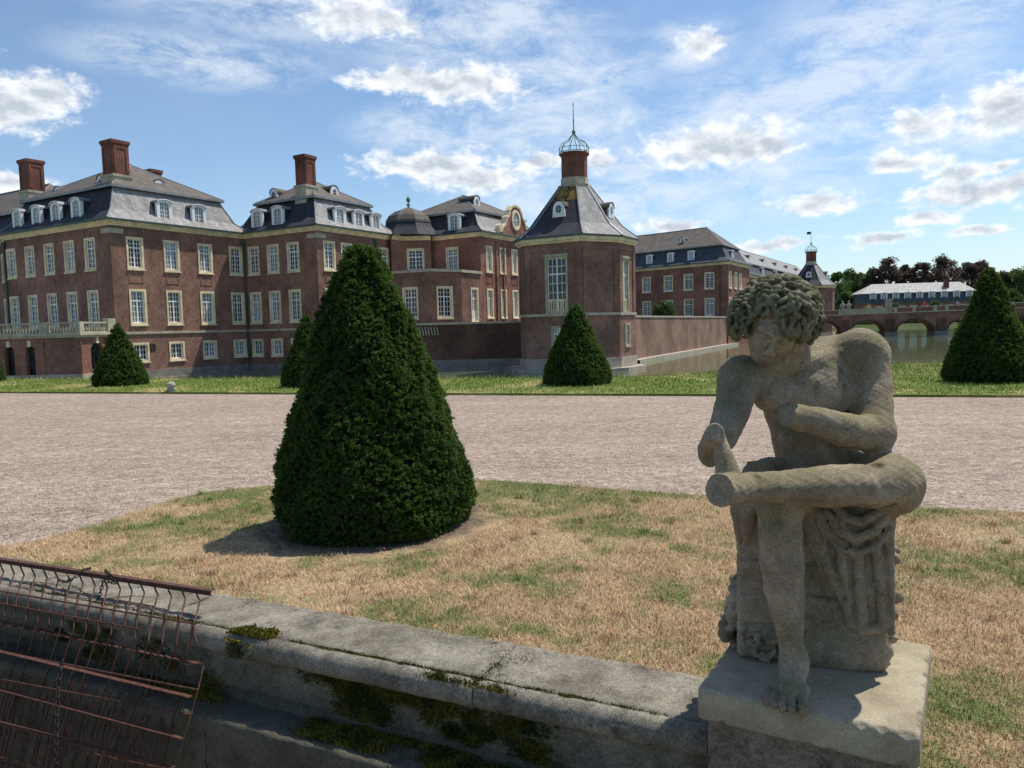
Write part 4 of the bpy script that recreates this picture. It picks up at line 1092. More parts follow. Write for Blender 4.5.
# taller fringe at the water's edge
fx, fy = [], []
for i in range(1, len(far_edge) - 2):
    a, b = Vector((*far_edge[i], 0)), Vector((*far_edge[i + 1], 0)); L = (b - a).length; k = int(L * 90)
    tt = RS.uniform(0, 1, k); fx.append(a.x + (b.x - a.x) * tt + RS.normal(0, .12, k)); fy.append(a.y + (b.y - a.y) * tt - np.abs(RS.normal(0, .2, k)))
fx, fy = np.concatenate(fx), np.concatenate(fy)
me = blades('water_edge_plants', fx, fy, .02, .06, .20, .006, .9, 'green_blade')
tag(link('water_edge_plants', me), 'ragged fringe of taller grass and weeds on the moat edge', 'plants', kind='stuff')
# fallen leaves
def leaf_fn(t, b):
    r = t.new('ShaderNodeNewGeometry').outputs['Random Per Island']; return t.mix(r, (.40, .13, .03), (.38, .24, .09))
M['leaf'] = material('fallen_leaf', leaf_fn, .7)
lv = MB(); rl = random.Random(3)
for k in range(260):
    x, y = rl.uniform(-4, 5), rl.uniform(1.5, 7.4)
    if not inside(near_poly, np.array([x]), np.array([y]))[0]: continue
    a = rl.uniform(0, 6.28); s = rl.uniform(.01, .022); z = .035 + rl.uniform(0, .01); ti = rl.uniform(-.5, .5)
    c_, s_ = cos(a) * s, sin(a) * s
    lv.poly([(x + c_, y + s_, z + ti * s), (x - s_ * .5, y + c_ * .5, z), (x - c_, y - s_, z - ti * s), (x + s_ * .5, y - c_ * .5, z + .004)])
tag(lv.build('fallen_leaves', ['leaf']), 'small orange fallen leaves scattered over the dry lawn', 'leaves', kind='stuff')

# ------------------------------------------------------------ clipped yews
def yew_mat():
    m = bpy.data.materials.new('yew'); m.use_nodes = True; t = NT(m.node_tree); b = t.n['Principled BSDF']; out = t.n['Material Output']
    g = t.new('ShaderNodeNewGeometry'); r = g.outputs['Random Per Island']; w = g.outputs['Position']
    c = t.mix(r, (.020, .052, .010), (.060, .115, .022))
    c = t.mix(t.math('MULTIPLY', t.ramp(t.noise(w, 3.2, 4, .6), .42, .68), .5), c, (.10, .17, .03))
    t.inp(b.inputs['Base Color'], c); b.inputs['Roughness'].default_value = .62; b.inputs['Specular IOR Level'].default_value = .2
    tr = t.new('ShaderNodeBsdfTranslucent'); t.inp(tr.inputs[0], t.mix(.5, c, (.16, .26, .03))); mx = t.new('ShaderNodeMixShader'); mx.inputs[0].default_value = .32
    t.link(b.outputs[0], mx.inputs[1]); t.link(tr.outputs[0], mx.inputs[2]); t.link(mx.outputs[0], out.inputs[0]); return m
M['yew'] = yew_mat()
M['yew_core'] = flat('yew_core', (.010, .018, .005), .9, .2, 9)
M['bark'] = flat('bark', (.10, .075, .055), .9, .25, 8)
def yew_profile(kind, t):
    """radius (of 1) at height t (of 1)"""
    if kind == 'big':
        ks = [(0, .93), (.05, .985), (.13, 1.0), (.25, .915), (.41, .785), (.574, .615), (.738, .455), (.82, .355), (.9, .255), (.95, .185), (.985, .14), (1.0, .02)]
    else:
        ks = [(0, .93), (.06, 1.0), (.2, .94), (.4, .75), (.6, .52), (.8, .31), (.9, .21), (.96, .13), (1.0, .01)]
    return np.interp(t, [k[0] for k in ks], [k[1] for k in ks])
def yew_mesh(H_, R_, n, size, kind, seed, ruff=1.0):
    rs = np.random.RandomState(seed); per = 26; nc = n // per
    t = []
    while sum(len(x) for x in t) < nc:
        q = rs.uniform(0, 1, nc); p = yew_profile(kind, q); t.append(q[rs.uniform(0, 1, nc) < p + .08])
    t = np.concatenate(t)[:nc]; a = rs.uniform(0, 2 * pi, nc)
    # clipped surface: shallow lumps and short uneven tiers
    z = t * H_; amp = ruff * min(1, H_ / 2)
    bz = (.022 * np.sin(a * 5 + z * 6) + .012 * np.sin(a * 13 - z * 11 + 1) + .010 * np.sin(z * 38 + 3 * np.sin(a * 6) + 1.5 * np.sin(a * 19 + z * 7))) * amp
    r = yew_profile(kind, t) * R_ + bz - np.abs(rs.normal(0, .016, nc)) * (size / .04)
    miss = rs.uniform(0, 1, nc) < .02; r[miss] += size * .55
    d = yew_profile(kind, np.clip(t + .02, 0, 1)) - yew_profile(kind, np.clip(t - .02, 0, 1)); slope = d * R_ / (.04 * H_)
    N = np.stack([np.cos(a), np.sin(a), -slope * .8 + .10], 1); N /= np.linalg.norm(N, axis=1)[:, None]
    C = np.stack([r * np.cos(a), r * np.sin(a), z], 1)
    # each clump is a fan of flat sprays from one twig
    AX = N + rs.normal(0, .33, (nc, 3)); AX /= np.linalg.norm(AX, axis=1)[:, None]
    k = np.repeat(np.arange(nc), per); m = len(k)
    s_ = rs.uniform(-1, .35, m)[:, None]; B = C[k] + AX[k] * s_ * size * .95
    side = np.cross(AX[k], rs.normal(0, 1, (m, 3))); side /= np.linalg.norm(side, axis=1)[:, None]
    D = AX[k] * .75 + side * .85; D[:, 2] *= .8; D /= np.linalg.norm(D, axis=1)[:, None]
    Sd = np.cross(D, AX[k] + rs.normal(0, .4, (m, 3))); Sd /= np.linalg.norm(Sd, axis=1)[:, None]
    L = size * rs.uniform(.35, .8, m)[:, None]; W = size * .095 * rs.uniform(.7, 1.3, m)[:, None]
    v = np.stack([B - Sd * W * .6, B + Sd * W * .6, B + D * L * .6 + Sd * W, B + D * L, B + D * L * .6 - Sd * W], 1).reshape(-1, 3); f = np.arange(m)[:, None] * 5 + np.array([0, 1, 2, 3, 4])
    return v, f
def yew(label, x, y, H_, R_, n, size, kind, seed, lean=0.0, group='clipped yew cones'):
    root = empty('yew_tree', label, 'topiary', group, (x, y, 0))
    v, f = yew_mesh(H_, R_, n, size, kind, seed)
    v[:, 2] += .02
    link('crown', raw_mesh('crown', v, f, ['yew']), root)
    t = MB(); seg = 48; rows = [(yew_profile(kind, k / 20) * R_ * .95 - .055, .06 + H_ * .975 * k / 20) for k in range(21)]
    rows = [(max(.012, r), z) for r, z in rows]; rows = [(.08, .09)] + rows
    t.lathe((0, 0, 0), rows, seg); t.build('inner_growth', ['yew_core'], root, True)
    t = MB(); t.tube([(0, 0, -.05), (0.01, 0, .15), (0, 0, H_ * .8)], [.09, .07, .02], 8); t.build('trunk', ['bark'], root)
    root.rotation_euler = (0, lean, 0)
    return root
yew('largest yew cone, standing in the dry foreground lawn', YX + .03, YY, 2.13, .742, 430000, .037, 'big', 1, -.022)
def yew_at(label, x, ybase, ytop, hw, n, size, kind, seed, lean=0.0):
    p = gz(x, ybase, 0.0); Yc = p.y; R_ = hw * Yc / FPX; Yc += R_; c = at(x, ybase - 4, Yc); R_ = hw * Yc / FPX
    H_ = at(x, ytop, Yc).z
    yew(label, c.x, Yc, H_, R_, n, size, kind, seed, lean)
yew_at('green yew cone on the grass strip directly in front of the octagonal tower', 577, 388, 305.5, 34, 90000, .075, 'small', 2)
yew_at('bright green yew cone at the right edge, beside the moat and bridge', 988, 386, 269, 40, 110000, .075, 'small', 3)
yew_at('small yew cone standing in front of the terrace at the left', 121, 388, 324.5, 25, 52000, .085, 'small', 4)
yew_at('narrow yew cone half hidden behind the largest one', 309, 389, 315.5, 26.5, 60000, .08, 'small', 5)
yew_at('yew cone of which only a sliver shows at the left edge', -25, 385, 322, 26.5, 30000, .08, 'small', 6)
yew_at('yew cone beyond the right edge of the picture', 1090, 385, 262, 42, 30000, .08, 'small', 7)

# little grey lamp on the far strip
g = gz(171, 391.5, .03); lt = empty('ground_spotlight', 'small grey ground spotlight on the far grass strip', 'lamp', None, (g.x, g.y, .03))
t = MB(); t.lathe((0, 0, 0), [(.10, 0), (.11, .08), (.05, .1), (.04, .13)], 12); t.build('base', ['lead'], lt)
t = MB(); t.lathe((0, 0, .08), [(.05, 0), (.09, .02), (.12, .09), (.11, .14), (.06, .18)], 12); t.build('head', ['sandstone_grey'], lt)

# ------------------------------------------------------------ trees far behind
def leafy(name, c1, c2):
    m = bpy.data.materials.new(name); m.use_nodes = True; t = NT(m.node_tree); b = t.n['Principled BSDF']; out = t.n['Material Output']
    g = t.new('ShaderNodeNewGeometry'); c = t.mix(g.outputs['Random Per Island'], c1, c2)
    c = t.vmath('SCALE', c, scale=t.ramp(t.noise(g.outputs['Position'], .18, 4), .3, .7, .75, 1.3))
    t.inp(b.inputs['Base Color'], c); b.inputs['Roughness'].default_value = .7; b.inputs['Specular IOR Level'].default_value = .2
    tr = t.new('ShaderNodeBsdfTranslucent'); t.inp(tr.inputs[0], c); mx = t.new('ShaderNodeMixShader'); mx.inputs[0].default_value = .4
    t.link(b.outputs[0], mx.inputs[1]); t.link(tr.outputs[0], mx.inputs[2]); t.link(mx.outputs[0], out.inputs[0]); return m
M['leaf_green'] = leafy('leaf_green', (.055, .105, .03), (.105, .17, .05))
M['leaf_light'] = leafy('leaf_light', (.06, .11, .025), (.12, .18, .05))
M['leaf_copper'] = leafy('leaf_copper', (.095, .062, .052), (.15, .105, .085))
M['leaf_olive'] = leafy('leaf_olive', (.075, .085, .04), (.12, .12, .055))
def tree(label, x, y, h, r, mat, seed, n=5200, leaf=.42, open_=.2, group='trees beyond the moat', z0=0.0):
    rs = np.random.RandomState(seed); root = empty('broadleaf_tree', label, 'tree', group, (x, y, z0))
    t = MB(); t.tube([(0, 0, -.6), (.1, 0, h * .3), (0, .1, h * .7)], [.02 * h, .016 * h, .006 * h], 7)
    ends = []
    for k in range(14):
        a = rs.uniform(0, 6.28); z = h * rs.uniform(.25, .6); rr = r * rs.uniform(.4, .85); e = (cos(a) * rr, sin(a) * rr, z + h * rs.uniform(.1, .32)); ends.append(e)
        t.tube([(0, 0, z), (cos(a) * rr * .5, sin(a) * rr * .5, z + h * .08), e], [.007 * h, .005 * h, .002 * h], 5)
    t.build('trunk', ['bark'], root)
    # leaf clumps through the crown's volume
    nc = 60; a = rs.uniform(0, 2 * pi, nc); zt = rs.uniform(.0, 1, nc); prof = np.sqrt(np.clip(1 - (2 * zt - .85) ** 2 / 1.4, .05, 1)); rr = r * prof * np.sqrt(rs.uniform(.25, 1, nc)) * .85
    C = np.stack([np.cos(a) * rr, np.sin(a) * rr, h * (.22 + .72 * zt)], 1); cr = r * rs.uniform(.22, .48, nc)
    k = rs.randint(0, nc, n); d = rs.normal(0, 1, (n, 3)); d /= np.linalg.norm(d, axis=1)[:, None]; q = rs.uniform(0, 1, n) ** (1 / 3 + open_)
    P = C[k] + d * (cr[k] * (q + open_ * rs.normal(0, .3, n)))[:, None] * np.array([1, 1, .75])
    P = P[P[:, 2] > h * .1]; m = len(P); A = rs.normal(0, 1, (m, 3)); A /= np.linalg.norm(A, axis=1)[:, None]; B = np.cross(A, rs.normal(0, 1, (m, 3))); B /= np.linalg.norm(B, axis=1)[:, None]
    s = leaf * rs.uniform(.5, 1.3, m)[:, None]
    v = np.stack([P - A * s, P + B * s * .5, P + A * s, P - B * s * .5], 1).reshape(-1, 3)
    link('crown', raw_mesh('crown', v, np.arange(m)[:, None] * 4 + np.array([0, 1, 2, 3]), [mat]), root)
    return root
def tree_px(label, x, ytop, Y, rpx, mat, seed, **k):
    p = at(x, ytop, Y); tree(label, p.x, Y, p.z + .9, rpx * Y / FPX, mat, seed, z0=-.9, **k)
spots = ['just right of the far tower', 'second right of the far tower', 'rising behind the left end of the pale roof']
for i, (x, yt, Y, r, mt, lb) in enumerate([
    (838, 272, 350, 13, 'leaf_green', 'round green tree just right of the distant tower'),
    (852, 268.5, 365, 15, 'leaf_green', 'tall green tree left of the pale roofed orangery'),
    (866, 271, 360, 14, 'leaf_light', 'lighter green tree behind the left hip of the pale roof'),
    (846, 291, 318, 9, 'leaf_light', 'low light green tree between the far tower and the orangery'),
    (832, 288, 335, 9, 'leaf_green', 'low dark green tree touching the wall of the distant tower'),
    (874, 266, 350, 12, 'leaf_olive', 'olive green tree where the copper beeches begin'),
    (889, 257, 345, 15, 'leaf_copper', 'leftmost tall copper beech behind the orangery roof'),
    (907, 263, 350, 11, 'leaf_copper', 'thin copper beech, second from the left behind the orangery'),
    (922, 261, 345, 11, 'leaf_copper', 'copper beech behind the middle of the orangery roof'),
    (945, 255.5, 345, 17, 'leaf_copper', 'broadest and tallest copper beech behind the orangery chimney'),
    (967, 260, 350, 12, 'leaf_copper', 'copper beech directly right of the tallest one'),
    (981, 259, 352, 12, 'leaf_copper', 'rightmost copper beech beside the yew cone'),
    (1000, 271, 340, 15, 'leaf_olive', 'olive tree showing just left of the yew tip'),
    (1018, 268, 335, 15, 'leaf_green', 'green tree at the right edge of the picture'),
    (1036, 262, 340, 17, 'leaf_green', 'green tree cut off by the right edge'),
    (1012, 290, 300, 11, 'leaf_light', 'low light green tree under the right edge trees'),
    (1060, 268, 330, 18, 'leaf_green', 'green tree outside the right edge, first'),
    (1085, 264, 330, 18, 'leaf_light', 'light green tree outside the right edge'),
    (800, 280, 400, 13, 'leaf_green', 'green tree hidden behind the far tower roof')]):
    tree_px(lb, x, yt, Y, r, mt, 100 + i, open_=.10 if 'copper' in mt else .02, n=9000 if r > 10 else 6000, leaf=.5)
def bush(label, x, y, z, r, n, mat, seed, leaf=.1, name='shrub', grp=None, flat_=.85):
    rs = np.random.RandomState(seed); root = empty(name, label, 'shrub', grp, (x, y, z))
    t = MB()
    for k in range(5): a = rs.uniform(0, 6.28); t.tube([(0, 0, 0), (cos(a) * r * .5, sin(a) * r * .5, r * 1.2)], [r * .06, r * .02], 5)
    t.build('stem', ['bark'], root)
    d = rs.normal(0, 1, (n, 3)); d /= np.linalg.norm(d, axis=1)[:, None]; q = rs.uniform(.3, 1, n) ** .5; lump = 1 + .22 * np.sin(d[:, 0] * 7 + seed) * np.sin(d[:, 2] * 6) 
    P = d * (q * r * lump)[:, None] * np.array([1, 1, flat_]) + np.array([0, 0, r * flat_]); A = rs.normal(0, 1, (n, 3)); A /= np.linalg.norm(A, axis=1)[:, None]; B = np.cross(A, rs.normal(0, 1, (n, 3))); B /= np.linalg.norm(B, axis=1)[:, None]
    s = leaf * rs.uniform(.5, 1.3, n)[:, None]; v = np.stack([P - A * s, P + B * s * .5, P + A * s, P - B * s * .5], 1).reshape(-1, 3)
    link('crown', raw_mesh('crown', v, np.arange(n)[:, None] * 4 + np.array([0, 1, 2, 3]), [mat]), root); return root
p = at(664, 318, 96); bush('loose green shrub on top of the weathered moat wall', p.x, p.y, 1.9, 1.45, 2600, 'leaf_green', 5, .16)
# hedge at the foot of the far bank
t = MB(); rs = np.random.RandomState(8); n = 9000; X = rs.uniform(at(700, 320, 300).x, at(1060, 320, 300).x, n); P = np.stack([X, 301.5 + rs.normal(0, .6, n), -.9 + np.abs(rs.uniform(0, 1, n)) * (1.7 + .3 * np.sin(X * .4))], 1)
A = rs.normal(0, 1, (n, 3)); A /= np.linalg.norm(A, axis=1)[:, None]; B = np.cross(A, rs.normal(0, 1, (n, 3))); B /= np.linalg.norm(B, axis=1)[:, None]
tag(link('hedge', raw_mesh('hedge', np.stack([P - A * .5, P + B * .3, P + A * .5, P - B * .3], 1).reshape(-1, 3), np.arange(n)[:, None] * 4 + np.array([0, 1, 2, 3]), ['leaf_green'])), 'low dark hedge along the far bank seen through the bridge arches', 'hedge')

# ------------------------------------------------------------ orangery
def far_px(x, Y=308): p = at(x, 300, Y); return Vector((p.x, Y, 0))
OL, OR = far_px(859, 308), far_px(981, 303); od = (OR - OL).normalized(); on = Vector((-od.y, od.x, 0))
wo = empty('orangery', 'long low orangery with pale roof and a row of white dormers beyond the bridge', 'building')
FO = frame(OL, OR); LO = FO.L
ez = at(915, 301.5, 306).z; bz = at(915, 292.5, 306).z; rz = at(915, 282.5, 308).z
fpO = [OL, OR, OR + on * 15, OL + on * 15]
t = MB(); ww = [(ucol(FO, x), 0.4, 2.6, ez - 1.9) for x in (868, 879, 889.6, 901, 913, 925, 937, 949.5, 962, 973)]
for i in range(4):
    F = frame(fpO[i], fpO[(i + 1) % 4]); wall_with_holes(t, F, 0, F.L, -1.5, ez, ww if i == 0 else [], 0)
t.build('wall', ['brick_red'], wo)
for w in ww: add_window(wo, FO, w[0], w[1], w[2], w[3], curtain=.9)
t = MB(); low = offset_poly(fpO, .4); mid = offset_poly(fpO, -1.0); loft(t, low, ez, mid, bz); t.build('mansard_slope', ['slate_blue'], wo)
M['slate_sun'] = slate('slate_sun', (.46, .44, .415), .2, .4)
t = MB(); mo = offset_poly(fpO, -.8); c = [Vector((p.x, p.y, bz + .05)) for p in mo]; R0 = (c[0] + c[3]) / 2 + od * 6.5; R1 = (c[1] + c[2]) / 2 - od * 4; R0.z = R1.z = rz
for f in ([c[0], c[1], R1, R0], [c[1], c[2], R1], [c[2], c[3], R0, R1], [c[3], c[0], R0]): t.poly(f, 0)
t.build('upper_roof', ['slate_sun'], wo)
t = MB(); ring_band(t, fpO, ez - .5, ez + .02, .35, 0); t.build('gutter', ['gutter'], wo)
for x in (872.7, 883.8, 895.5, 907.2, 919.2, 931.2, 943.6, 956, 968.6): dormer(wo, FO, ucol(FO, x), ez + .35, .1, w=2.3, h=(bz - ez) * .98, depth=2.2)
p_ = FO(ucol(FO, 948), -3.5, 0); t = MB(); t.prism([p_, p_ + od * 1.6, p_ + od * 1.6 + on * 1.6, p_ + on * 1.6], bz, rz + 1.0, 0); t.build('chimney', ['brick_chim'], wo)

# ------------------------------------------------------------ bridge
def br(x):   # plan position of the bridge's near face at pixel column x
    k = (x - 800) / 224; Y = 151 - 10 * k
    return P2(at(x, 315, Y))
BL, BR = br(796), br(1110); FB = frame(BL, BR); LB = FB.L
wbz = empty('moat_bridge', 'brick arched bridge with stone piers and panelled parapets crossing the moat', 'bridge')
def ztop(u):    # deck coping line rises gently to the right
    return 2.12 + .55 * min(1, max(0, u / LB * 1.45))
piers = [(ucol(FB, x0), ucol(FB, x1)) for x0, x1 in ((841, 851), (884.5, 896.5), (934, 947.5), (985, 998), (1034, 1047))]
t = MB(); us = 0; TH = 5.5
def arch_z(u, a, b): 
    c, w = (a + b) / 2, (b - a) / 2; return WATER + 1.1 + 2.05 * sqrt(max(0, 1 - ((u - c) / w) ** 2))
segs = [(0, piers[0][0])] + piers
arcs = [(piers[i][1], piers[i + 1][0]) for i in range(len(piers) - 1)]
arcs = [(arcs[0][0] - (arcs[0][1] - arcs[0][0]) - (piers[0][1] - piers[0][0]), piers[0][0])] + arcs
solid0 = arcs[0][0]
for n0, sgn in ((0, 1), (-TH, -1)):
    def q(u0_, u1_, za, zb, zc, zd):
        pts = [FB(u0_, n0, za), FB(u1_, n0, zb), FB(u1_, n0, zc), FB(u0_, n0, zd)]; t.poly(pts if sgn > 0 else pts[::-1], 0)
    q(0, solid0, WALLB, WALLB, ztop(solid0), ztop(0))
    for a, b in piers: q(a, b, WALLB, WALLB, ztop(b), ztop(a))
    q(piers[-1][1], LB, WALLB, WALLB, ztop(LB), ztop(piers[-1][1]))
    for a, b in arcs:
        n = 16
        for k in range(n):
            x0, x1 = a + (b - a) * (1 - cos(pi * k / n)) / 2, a + (b - a) * (1 - cos(pi * (k + 1) / n)) / 2
            q(x0, x1, arch_z(x0, a, b), arch_z(x1, a, b), ztop(x1), ztop(x0))
for a, b in arcs:
    n = 16
    for k in range(n):
        x0, x1 = a + (b - a) * (1 - cos(pi * k / n)) / 2, a + (b - a) * (1 - cos(pi * (k + 1) / n)) / 2
        t.poly([FB(x0, 0, arch_z(x0, a, b)), FB(x0, -TH, arch_z(x0, a, b)), FB(x1, -TH, arch_z(x1, a, b)), FB(x1, 0, arch_z(x1, a, b))], 0)
for a, b in piers:
    for u_, s_ in ((a, -1), (b, 1)): t.poly([FB(u_, 0, WALLB), FB(u_, -TH, WALLB), FB(u_, -TH, WATER + 1.1), FB(u_, 0, WATER + 1.1)][::s_], 0)
n = 24
for k in range(n): x0, x1 = LB * k / n, LB * (k + 1) / n; t.poly([FB(x0, 0, ztop(x0) - .002), FB(x1, 0, ztop(x1) - .002), FB(x1, -TH, ztop(x1) - .002), FB(x0, -TH, ztop(x0) - .002)], 0)
t.build('arches', ['brick'], wbz)
for a, b in arcs:      # darker arch ring, proud of the face
    t = MB(); n = 18
    for k in range(n):
        x0, x1 = a + (b - a) * k / n, a + (b - a) * (k + 1) / n
        z0, z1 = arch_z(x0, a, b), arch_z(x1, a, b); c = (a + b) / 2
        q = lambda u_, z_: (u_ + (u_ - c) * .07, z_ + .32)
        (ua, za_), (ub, zb_) = q(x0, z0), q(x1, z1)
        t.poly([FB(x0, .05, z0), FB(x1, .05, z1), FB(ub, .05, zb_), FB(ua, .05, za_)], 0); t.poly([FB(ua, .05, za_), FB(ub, .05, zb_), FB(ub, 0, zb_), FB(ua, 0, za_)], 0)
        t.poly([FB(x1, .05, z1), FB(x0, .05, z0), FB(x0, 0, z0), FB(x1, 0, z1)], 0)
    t.build('arch_ring', ['brick_dark'], wbz)
for a, b in piers:
    t = MB(); t.fbox(FB, a - .15, b + .15, -TH - .3, .5, WALLB, WATER + .2, 0); t.fbox(FB, a - .02, b + .02, -TH - .1, .3, WATER + .2, WATER + 1.0, 1)
    p0 = FB(a + .3, .06, 0); t.fbox(FB, a + .35, b - .35, .0, .1, WATER + 1.0, 1.3, 2); t.build('pier', ['ledge_stone', 'base_stone', 'brick_dark'], wbz)
t = MB(); n = 24
for k in range(n):
    x0, x1 = LB * k / n, LB * (k + 1) / n
    t.hexa([FB(x0, .18, ztop(x0) - .02), FB(x1, .18, ztop(x1) - .02), FB(x1, -.2, ztop(x1) - .02), FB(x0, -.2, ztop(x0) - .02), FB(x0, .18, ztop(x0) + .16), FB(x1, .18, ztop(x1) + .16), FB(x1, -.2, ztop(x1) + .16), FB(x0, -.2, ztop(x0) + .16)], 0)
t.build('string_course', ['sandstone_grey'], wbz)
posts = [796, 840, 846, 866, 890, 895, 913.5, 934.5, 946, 968, 990, 1012, 1034, 1056]
for nn, hh in ((0, 1), (-TH + .35, 0)):
    for i in range(len(posts) - 1):
        a, b = ucol(FB, posts[i]), ucol(FB, posts[i + 1]); t = MB()
        za, zb = ztop(a) + .159, ztop(b) + .159
        t.hexa([FB(a, nn + .04, za), FB(b, nn + .04, zb), FB(b, nn - .3, zb), FB(a, nn - .3, za), FB(a, nn + .04, za + .78), FB(b, nn + .04, zb + .78), FB(b, nn - .3, zb + .78), FB(a, nn - .3, za + .78)], 0)
        t.build('parapet_panel', ['brick_red' if not (840 <= posts[i] < 890) else 'sandstone_grey'], wbz)
        if hh:
            t = MB(); t.hexa([FB(a, nn + .1, za + .78), FB(b, nn + .1, zb + .78), FB(b, nn - .36, zb + .78), FB(a, nn - .36, za + .78), FB(a, nn + .1, za + .92), FB(b, nn + .1, zb + .92), FB(b, nn - .36, zb + .92), FB(a, nn - .36, za + .92)], 0); t.build('parapet_coping', ['sandstone_grey'], wbz)
            t = MB(); t.fbox(FB, a - .3, a + .3, nn - .42, nn + .16, za, za + 1.0, 0); t.build('parapet_post', ['sandstone_grey'], wbz)
def on_bridge(x, n_=-1.2): u_ = ucol(FB, x); return FB(u_, n_, 0), ztop(u_)
# planters, urns and figures on the bridge
urn = MB(); urn.lathe((0, 0, 0), [(.42, 0), (.42, .14), (.3, .18), (.16, .3), (.2, .42), (.46, .62), (.58, .9), (.56, 1.08), (.66, 1.14), (.66, 1.22), (.5, 1.22), (.46, 1.08)], 16)
um = urn.mesh('planter', ['sandstone_grey'], True)
def planter(label, x, shr=True):
    u_ = ucol(FB, x); o = tag(link('stone_planter', um, None, FB(u_, -.13, ztop(u_) + 1.16)), label, 'planter', 'planters on the bridge parapet')
    if shr: p = FB(u_, -.13, ztop(u_) + 2.2); bush('round clipped bush growing in the %s' % label.split(' ', 2)[2], p.x, p.y, p.z, .9, 900, 'leaf_green', int(x), .14, 'potted_bush')
def planter_px(x): pass
u_ = ucol(FB, 888.5); sl = empty('stone_gatepost', 'pale square stone gatepost on the bridge beside the first round bush', 'post')
t = MB(); t.fbox(FB, u_ - .55, u_ + .55, -.7, .3, ztop(u_) + .9, ztop(u_) + 2.5, 0); t.build('shaft', ['ledge_stone'], sl); t = MB(); t.fbox(FB, u_ - .68, u_ + .68, -.83, .43, ztop(u_) + 2.5, ztop(u_) + 2.75, 0); t.build('cap', ['sandstone_grey'], sl)
for x, nm in ((895.5, 'round bush in a tub on the bridge beside the pale gatepost'), (936, 'round bush in a tub on the bridge beside the person in red')):
    p, zd = on_bridge(x, -1.4); tb_ = empty('tub_plant', nm, 'plant', 'tub plants on the bridge', (p.x, p.y, zd))
    t = MB(); t.lathe((0, 0, 0), [(.42, 0), (.55, .7), (.58, .75), (.5, .75)], 14); t.build('tub', ['bark'], tb_)
    b_ = bush('x', p.x, p.y, zd + .6, .88, 1300, 'leaf_green', int(x), .13, 'crown')
    for c_ in list(b_.children):
        if c_.name.startswith('crown'): c_.parent = tb_; c_.location = (0, 0, .6)
        else: bpy.data.objects.remove(c_)
    bpy.data.objects.remove(b_)
for x, lb in ((842.5, 'pale stone figure group on the bridge parapet, left one of the pair'), (848.5, 'pale stone figure group on the bridge parapet, right one of the pair')):
    u_ = ucol(FB, x); sg = tag(link('parapet_sculpture', None, None, FB(u_, -.13, ztop(u_) + 1.1)), lb, 'sculpture', 'sculptures on the bridge parapet')
    t = MB(); t.box(-.5, .5, -.3, .3, -.1, .18); t.build('plinth', ['ledge_stone'], sg)
    t = MB(); t.lathe((0, 0, .18), [(.34, 0), (.42, .3), (.32, .55), (.36, .8), (.26, 1.0), (.1, 1.08), (.16, 1.2), (.17, 1.35), (.1, 1.48)], 12, 0, 0, (1, .7)); t.tube([(-.3, 0, .95), (-.52, -.1, .6), (-.3, -.25, .5)], [.09, .08, .07], 8); t.tube([(.3, 0, .95), (.5, -.1, .7), (.55, -.2, 1.0)], [.09, .08, .06], 8)
    t.build('figure', ['ledge_stone'], sg, True)
